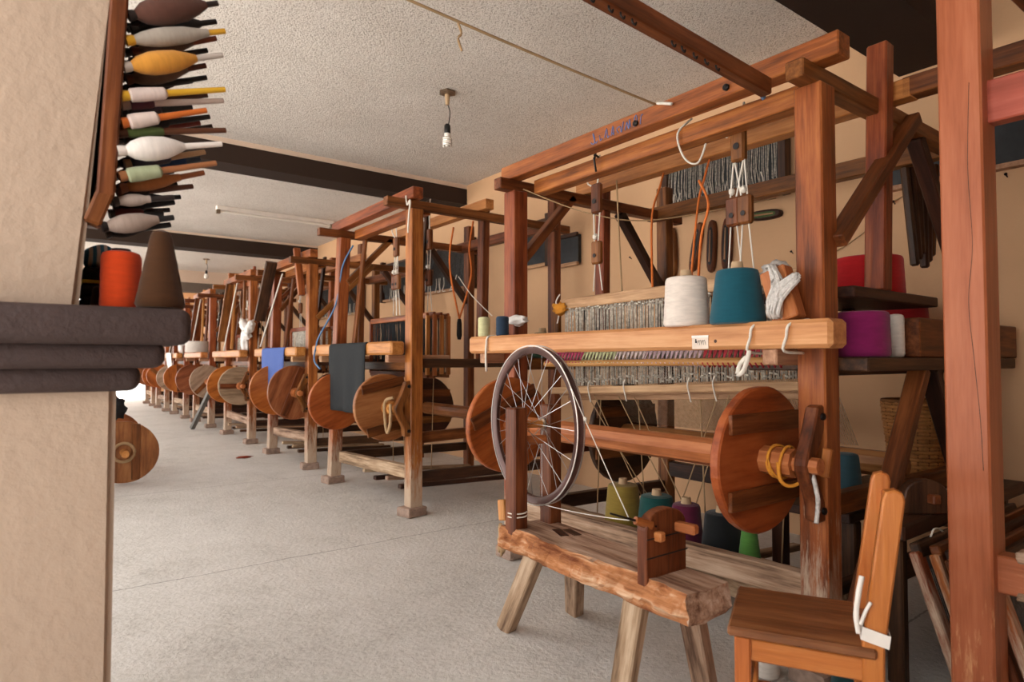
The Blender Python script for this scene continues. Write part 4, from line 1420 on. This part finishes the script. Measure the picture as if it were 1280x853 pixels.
tube('loose_end', smooth_path([q, q + V((.012, 0, -.03)), q + V((.0, 0, -.05)), q + V((.014, 0, -.085))], 4), .004, 'tan_string', rp)

# ---------------------------------------------------------------- pillar ledge: bobbin rack and spools
RK = thing('bobbin_rack', 'wooden bobbin rack leaning on the pillar above the ledge', 'bobbin rack', (.12, 1.6, 1.3))
a = V((.101, 1.515, 1.33)); b = V((.129, 1.515, 1.99))
beam('side_rail', a, b, .045, .032, 'red', RK, up=(1, 0, 0))
beam('side_rail', a + V((0, .36, 0)), b + V((0, .36, 0)), .045, .03, 'red', RK, up=(1, 0, 0))
beam('peg_board', a + V((.0, .18, 0)), b + V((.0, .18, 0)), .34, .012, 'dark', RK, up=(1, 0, 0))
link('curved_foot', box_mesh(.075, .044, .031, .005), 'red', RK, frame((.080, 1.515, 1.275), (.1015, 1.515, 1.34), (1, 0, 0))[0])


def bobbin(label, pb, pt, Y, yc, tc, rw, fill, rt=.0062, fat=True):
    """quill of yarn stuck on a peg: tapered tube, wound yarn on its lower part"""
    A = at(pb[0], pb[1], Y=Y)
    B = at(pt[0], pt[1], Y=Y)
    d = B - A
    l = d.length
    T = thing('bobbin', label, 'bobbin', A, 'bobbins on the rack')
    mt = plain('quill_' + tc, tc, .45, 0, .06)
    lathe('quill', [(rt * 1.9, 0), (rt * 1.7, l * .06), (rt * 1.25, l * .10), (rt * 1.15, l * .5), (rt * .95, l), (rt * .5, l + .001)], A, d, mt, T, 12)
    if yc:
        s0, s1 = l * .07, l * fill
        if fat:
            pr = [(rt * 1.3, s0), (rw * .72, s0 + (s1 - s0) * .12), (rw * .97, s0 + (s1 - s0) * .3), (rw, s0 + (s1 - s0) * .45), (rw * .9, s0 + (s1 - s0) * .68), (rw * .6, s0 + (s1 - s0) * .86), (rt * 1.25, s1)]
        else:
            pr = [(rt * 1.3, s0), (rw * .95, s0 + .004), (rw, s0 + (s1 - s0) * .3), (rw * .85, s1 - .005), (rt * 1.2, s1)]
        lathe('yarn', pr, A, d, yarn_mat(yc, 900), T, 20)
    return T


bob = [
    ('fat dark brown bobbin at the very top of the rack', (160, 20), (272, 4), 1.51, '5a3a30', '2a2221', .029, .86, True),
    ('fat grey bobbin with a yellow quill, second from the top', (157, 51), (281, 39), 1.51, 'a59b90', 'c8962e', .019, .82, True),
    ('fat golden yellow bobbin with a pale quill', (154, 84), (278, 69), 1.51, 'cf8f3a', 'b7aca4', .024, .72, True),
    ('short pinkish white bobbin on a long yellow quill', (151, 120), (281, 112), 1.51, 'd6c4bd', 'cfa02c', .0145, .42, False),
    ('plum bobbin on a pale pink quill just under the yellow quill', (152, 131), (279, 126), 1.545, '5b3038', 'b9a59b', .012, .30, False),
    ('short white bobbin on an orange quill', (152, 154), (258, 138), 1.51, 'd9c6bd', 'bf6428', .0155, .42, False),
    ('short green bobbin on a long brown quill', (148, 166), (282, 163), 1.53, '58683a', '5a3522', .012, .40, False),
    ('fat white bobbin with a white wrapped quill, in the middle of the rack', (147, 189), (277, 180), 1.50, 'e6ddd6', 'e2d8d0', .025, .62, True),
    ('pale sage bobbin on a tan wooden quill', (149, 221), (270, 204), 1.51, 'a5ad8c', '9a6440', .0155, .42, False),
    ('slim whitish bobbin on a thin dark quill, low on the rack', (142, 252), (217, 247), 1.53, 'b7a79d', '2a2120', .013, .6, True),
    ('fat grey-pink bobbin with a black quill at the bottom of the rack', (127, 284), (217, 272), 1.51, 'a08d82', '1f1c1c', .020, .78, True),
    ('black bobbin behind the fat dark brown one', (165, 40), (270, 27), 1.60, '221f20', '1c1a1a', .024, .8, True),
    ('brown bobbin behind the grey one', (165, 66), (270, 48), 1.58, '5c463b', '6b3420', .019, .7, True),
    ('dark bobbin showing between the grey and golden ones', (163, 78), (259, 63), 1.64, '2b2a2c', '1c1a1a', .017, .6, True),
    ('brown-grey bobbin just below the golden one', (158, 100), (257, 82), 1.60, '6d5546', '54291a', .021, .75, True),
    ('black quill beneath the golden bobbin', (158, 112), (258, 97), 1.66, '211d1d', '1d1a1a', .013, .35, False),
    ('dark brown quill behind the long yellow quill', (158, 130), (259, 119), 1.66, '3b2a26', '4a2a1e', .012, .5, False),
    ('grey-purple bobbin beneath the plum one', (152, 142), (240, 134), 1.60, '4d434a', '232021', .015, .55, False),
    ('black quill beneath the orange quill', (156, 160), (262, 146), 1.66, '262223', '1f1c1d', .013, .5, False),
    ('red-brown quill just above the green bobbin', (156, 166), (250, 154), 1.70, '40201d', '6d2a20', .012, .4, False),
    ('dark quill above the fat white bobbin', (156, 176), (265, 158), 1.72, '2c2523', '30221d', .013, .5, False),
    ('tan quill just beneath the fat white bobbin', (156, 206), (256, 190), 1.60, '3f3a44', 'a8815e', .014, .55, False),
    ('blue bobbin glimpsed under the fat white one', (156, 212), (250, 199), 1.66, '2d4568', '27303c', .013, .8, False),
    ('orange-tan bobbin beneath the pale sage one', (150, 236), (255, 216), 1.57, 'a8693c', '8a5030', .016, .7, True),
    ('brown quill pointing up beneath the sage bobbin', (146, 243), (241, 233), 1.62, '2f2522', '5a3423', .011, .4, False),
    ('black quill low on the rack, above the dark red one', (142, 262), (218, 253), 1.62, '272324', '191718', .012, .5, False),
    ('dark red bobbin low on the rack', (138, 268), (204, 266), 1.60, '5b2320', '1d1919', .012, .62, False),
    ('black quill just above the grey-pink bobbin', (140, 275), (204, 268), 1.66, '222', '191718', .012, .4, False),
    ('black quill beneath the grey-pink bobbin, lowest of all', (132, 292), (213, 281), 1.62, '1f1d1e', '181617', .014, .55, True),
]
for lab, pb, pt, Y, yc, tc, rw, fill, fat in bob:
    if len(yc) == 3:
        yc = ''.join(c * 2 for c in yc)
    bobbin(lab, pb, pt, Y, yc, tc, rw, fill, fat=fat)
for k in range(16):
    yb_ = 30 + k * 15.5
    Yk = 1.745 + .03 * (k % 4)
    bobbin('dark bobbin deep in the rack, mostly hidden behind the others', (158 - k * 1.5, yb_ + 5), (236 - k * 1.6 + 6 * (k % 3), yb_ - 9 + .6 * k), Yk, ('33282a', '4a3a33', '2a2729', '3d2a22')[k % 4], '1d1a1a', .019, .72)
zl = 1.1035
yarn_cone('bright orange spool of yarn standing on the pillar ledge', (.136, 1.565, zl), .0385, .0375, .126, 'cf4418', core='black', tip=.010, group='yarn on the pillar ledge')
yarn_cone('dark brown yarn cone standing at the corner of the pillar ledge', (.198, 1.475, zl), .046, .020, .164, '452913', core=None, group='yarn on the pillar ledge')
yarn_cone('dark yarn ball with a tan base on the ledge behind the orange spool', (.122, 1.675, zl), .036, .03, .06, '3a2c27', core=None, group='yarn on the pillar ledge')
# rolled cloths behind the orange spool
m, nt, bs = new_mat('striped_cloth')
tc_ = nt.nodes.new('ShaderNodeTexCoord')
wv = nt.nodes.new('ShaderNodeTexWave')
wv.bands_direction = 'X'
wv.inputs['Scale'].default_value = 22
nt.links.new(tc_.outputs['Object'], wv.inputs['Vector'])
rpp = ramp(nt, [(.45, '3f93c0'), (.6, 'e3e3e0')])
nt.links.new(wv.outputs['Fac'], rpp.inputs[0])
nt.links.new(rpp.outputs[0], bs.inputs['Base Color'])
bs.inputs['Roughness'].default_value = .9
zz = zl
for k, (c, h, lab) in enumerate((('3a2a2c', .045, 'dark plum folded cloth at the bottom of the pile behind the orange spool'), ('2b2a2e', .028, 'black folded cloth in the pile behind the orange spool'), ('b9a13a', .008, 'thin yellow-green folded cloth in the pile behind the orange spool'), ('262729', .030, 'dark folded cloth under the striped one'))):
    y0 = 1.80
    cl = link('folded_cloth', box_mesh(.078 - .002 * k, .14, h, h * .42, .001, k), plain('folded_' + c, c, .9, 0, .15, .1, 60), None, M.Translation(V((.112, y0, zz + h / 2))))
    tag(cl, lab, 'cloth', 'folded cloths on the ledge')
    zz += h
cl = blob('striped_cloth', (.113, 1.80, zz + .029), (.036, .075, .030), m, None, 3, .25, 3, 1.5)
tag(cl, 'rolled blue and white striped cloth on top of the folded pile', 'cloth', 'folded cloths on the ledge')

# ---------------------------------------------------------------- loose things along the aisle
pk = beam('plank', (2.28, 10.235, 2.25), (3.44, 10.235, 2.25), .05, .15, 'orange')
tag(pk, 'wide orange plank lying high across the far looms below the ceiling', 'plank')
p = at(305, 573, Z=0)
lf = blob('dry_leaf', (p.x, p.y, .012), (.075, .03, .010), 'leaf', None, 2, .5, 3, 2.0)
tag(lf, 'dry red-brown leaf lying on the concrete floor of the aisle', 'leaf')
stp = beam('metal_bar', (1.78, 10.05, .02), (1.93, 9.55, .62), .06, .05, plain('grey_bar', '6c6863', .5, .4, .2), None)
tag(stp, 'grey metal bar leaning against a far loom disc', 'bar')
yr = yarn_cone('wide white roll of yarn lying on a far breast beam', (1.935, 10.62, 1.119), .17, .168, .17, 'cfc6bd', core=None, group='yarn on the far looms')
yarn_cone('small magenta yarn cone on the far loom with the white bag', (2.30, 8.05, 1.011), .08, .07, .15, '8c1f47', core=None, group='yarn on the far looms')
pc = plain_mesh('paper_sheet', [(1.87, 12.4, .80), (1.87, 12.9, .80), (1.84, 12.9, 1.13), (1.84, 12.4, 1.13)], [(0, 1, 2, 3)], 'white')
pc.modifiers.new('s', 'SOLIDIFY').thickness = .004
tag(pc, 'white sheet hanging from a far breast beam', 'sheet')

# ---------------------------------------------------------------- daylight
w = bpy.data.worlds.new('daylight')
sc.world = w
w.use_nodes = True
bg = w.node_tree.nodes['Background']
bg.inputs[0].default_value = (1.0, .97, .94, 1)
bg.inputs[1].default_value = 2.0
sl = bpy.data.lights.new('sun', 'SUN')
sl.energy = 20
sl.angle = .02
sl.color = (1, .97, .93)
so = bpy.data.objects.new('sun', sl)
COL.objects.link(so)
so.matrix_world = V((.62, .42, .78)).to_track_quat('Z', 'Y').to_matrix().to_4x4()
sc.view_settings.view_transform = 'Standard'
sc.view_settings.look = 'None'
sc.view_settings.gamma = 1
sc.view_settings.exposure = 0.60
sc.cycles.use_denoising = True
sc.cycles.max_bounces = 8
sc.cycles.diffuse_bounces = 5
sc.cycles.sample_clamp_indirect = 8
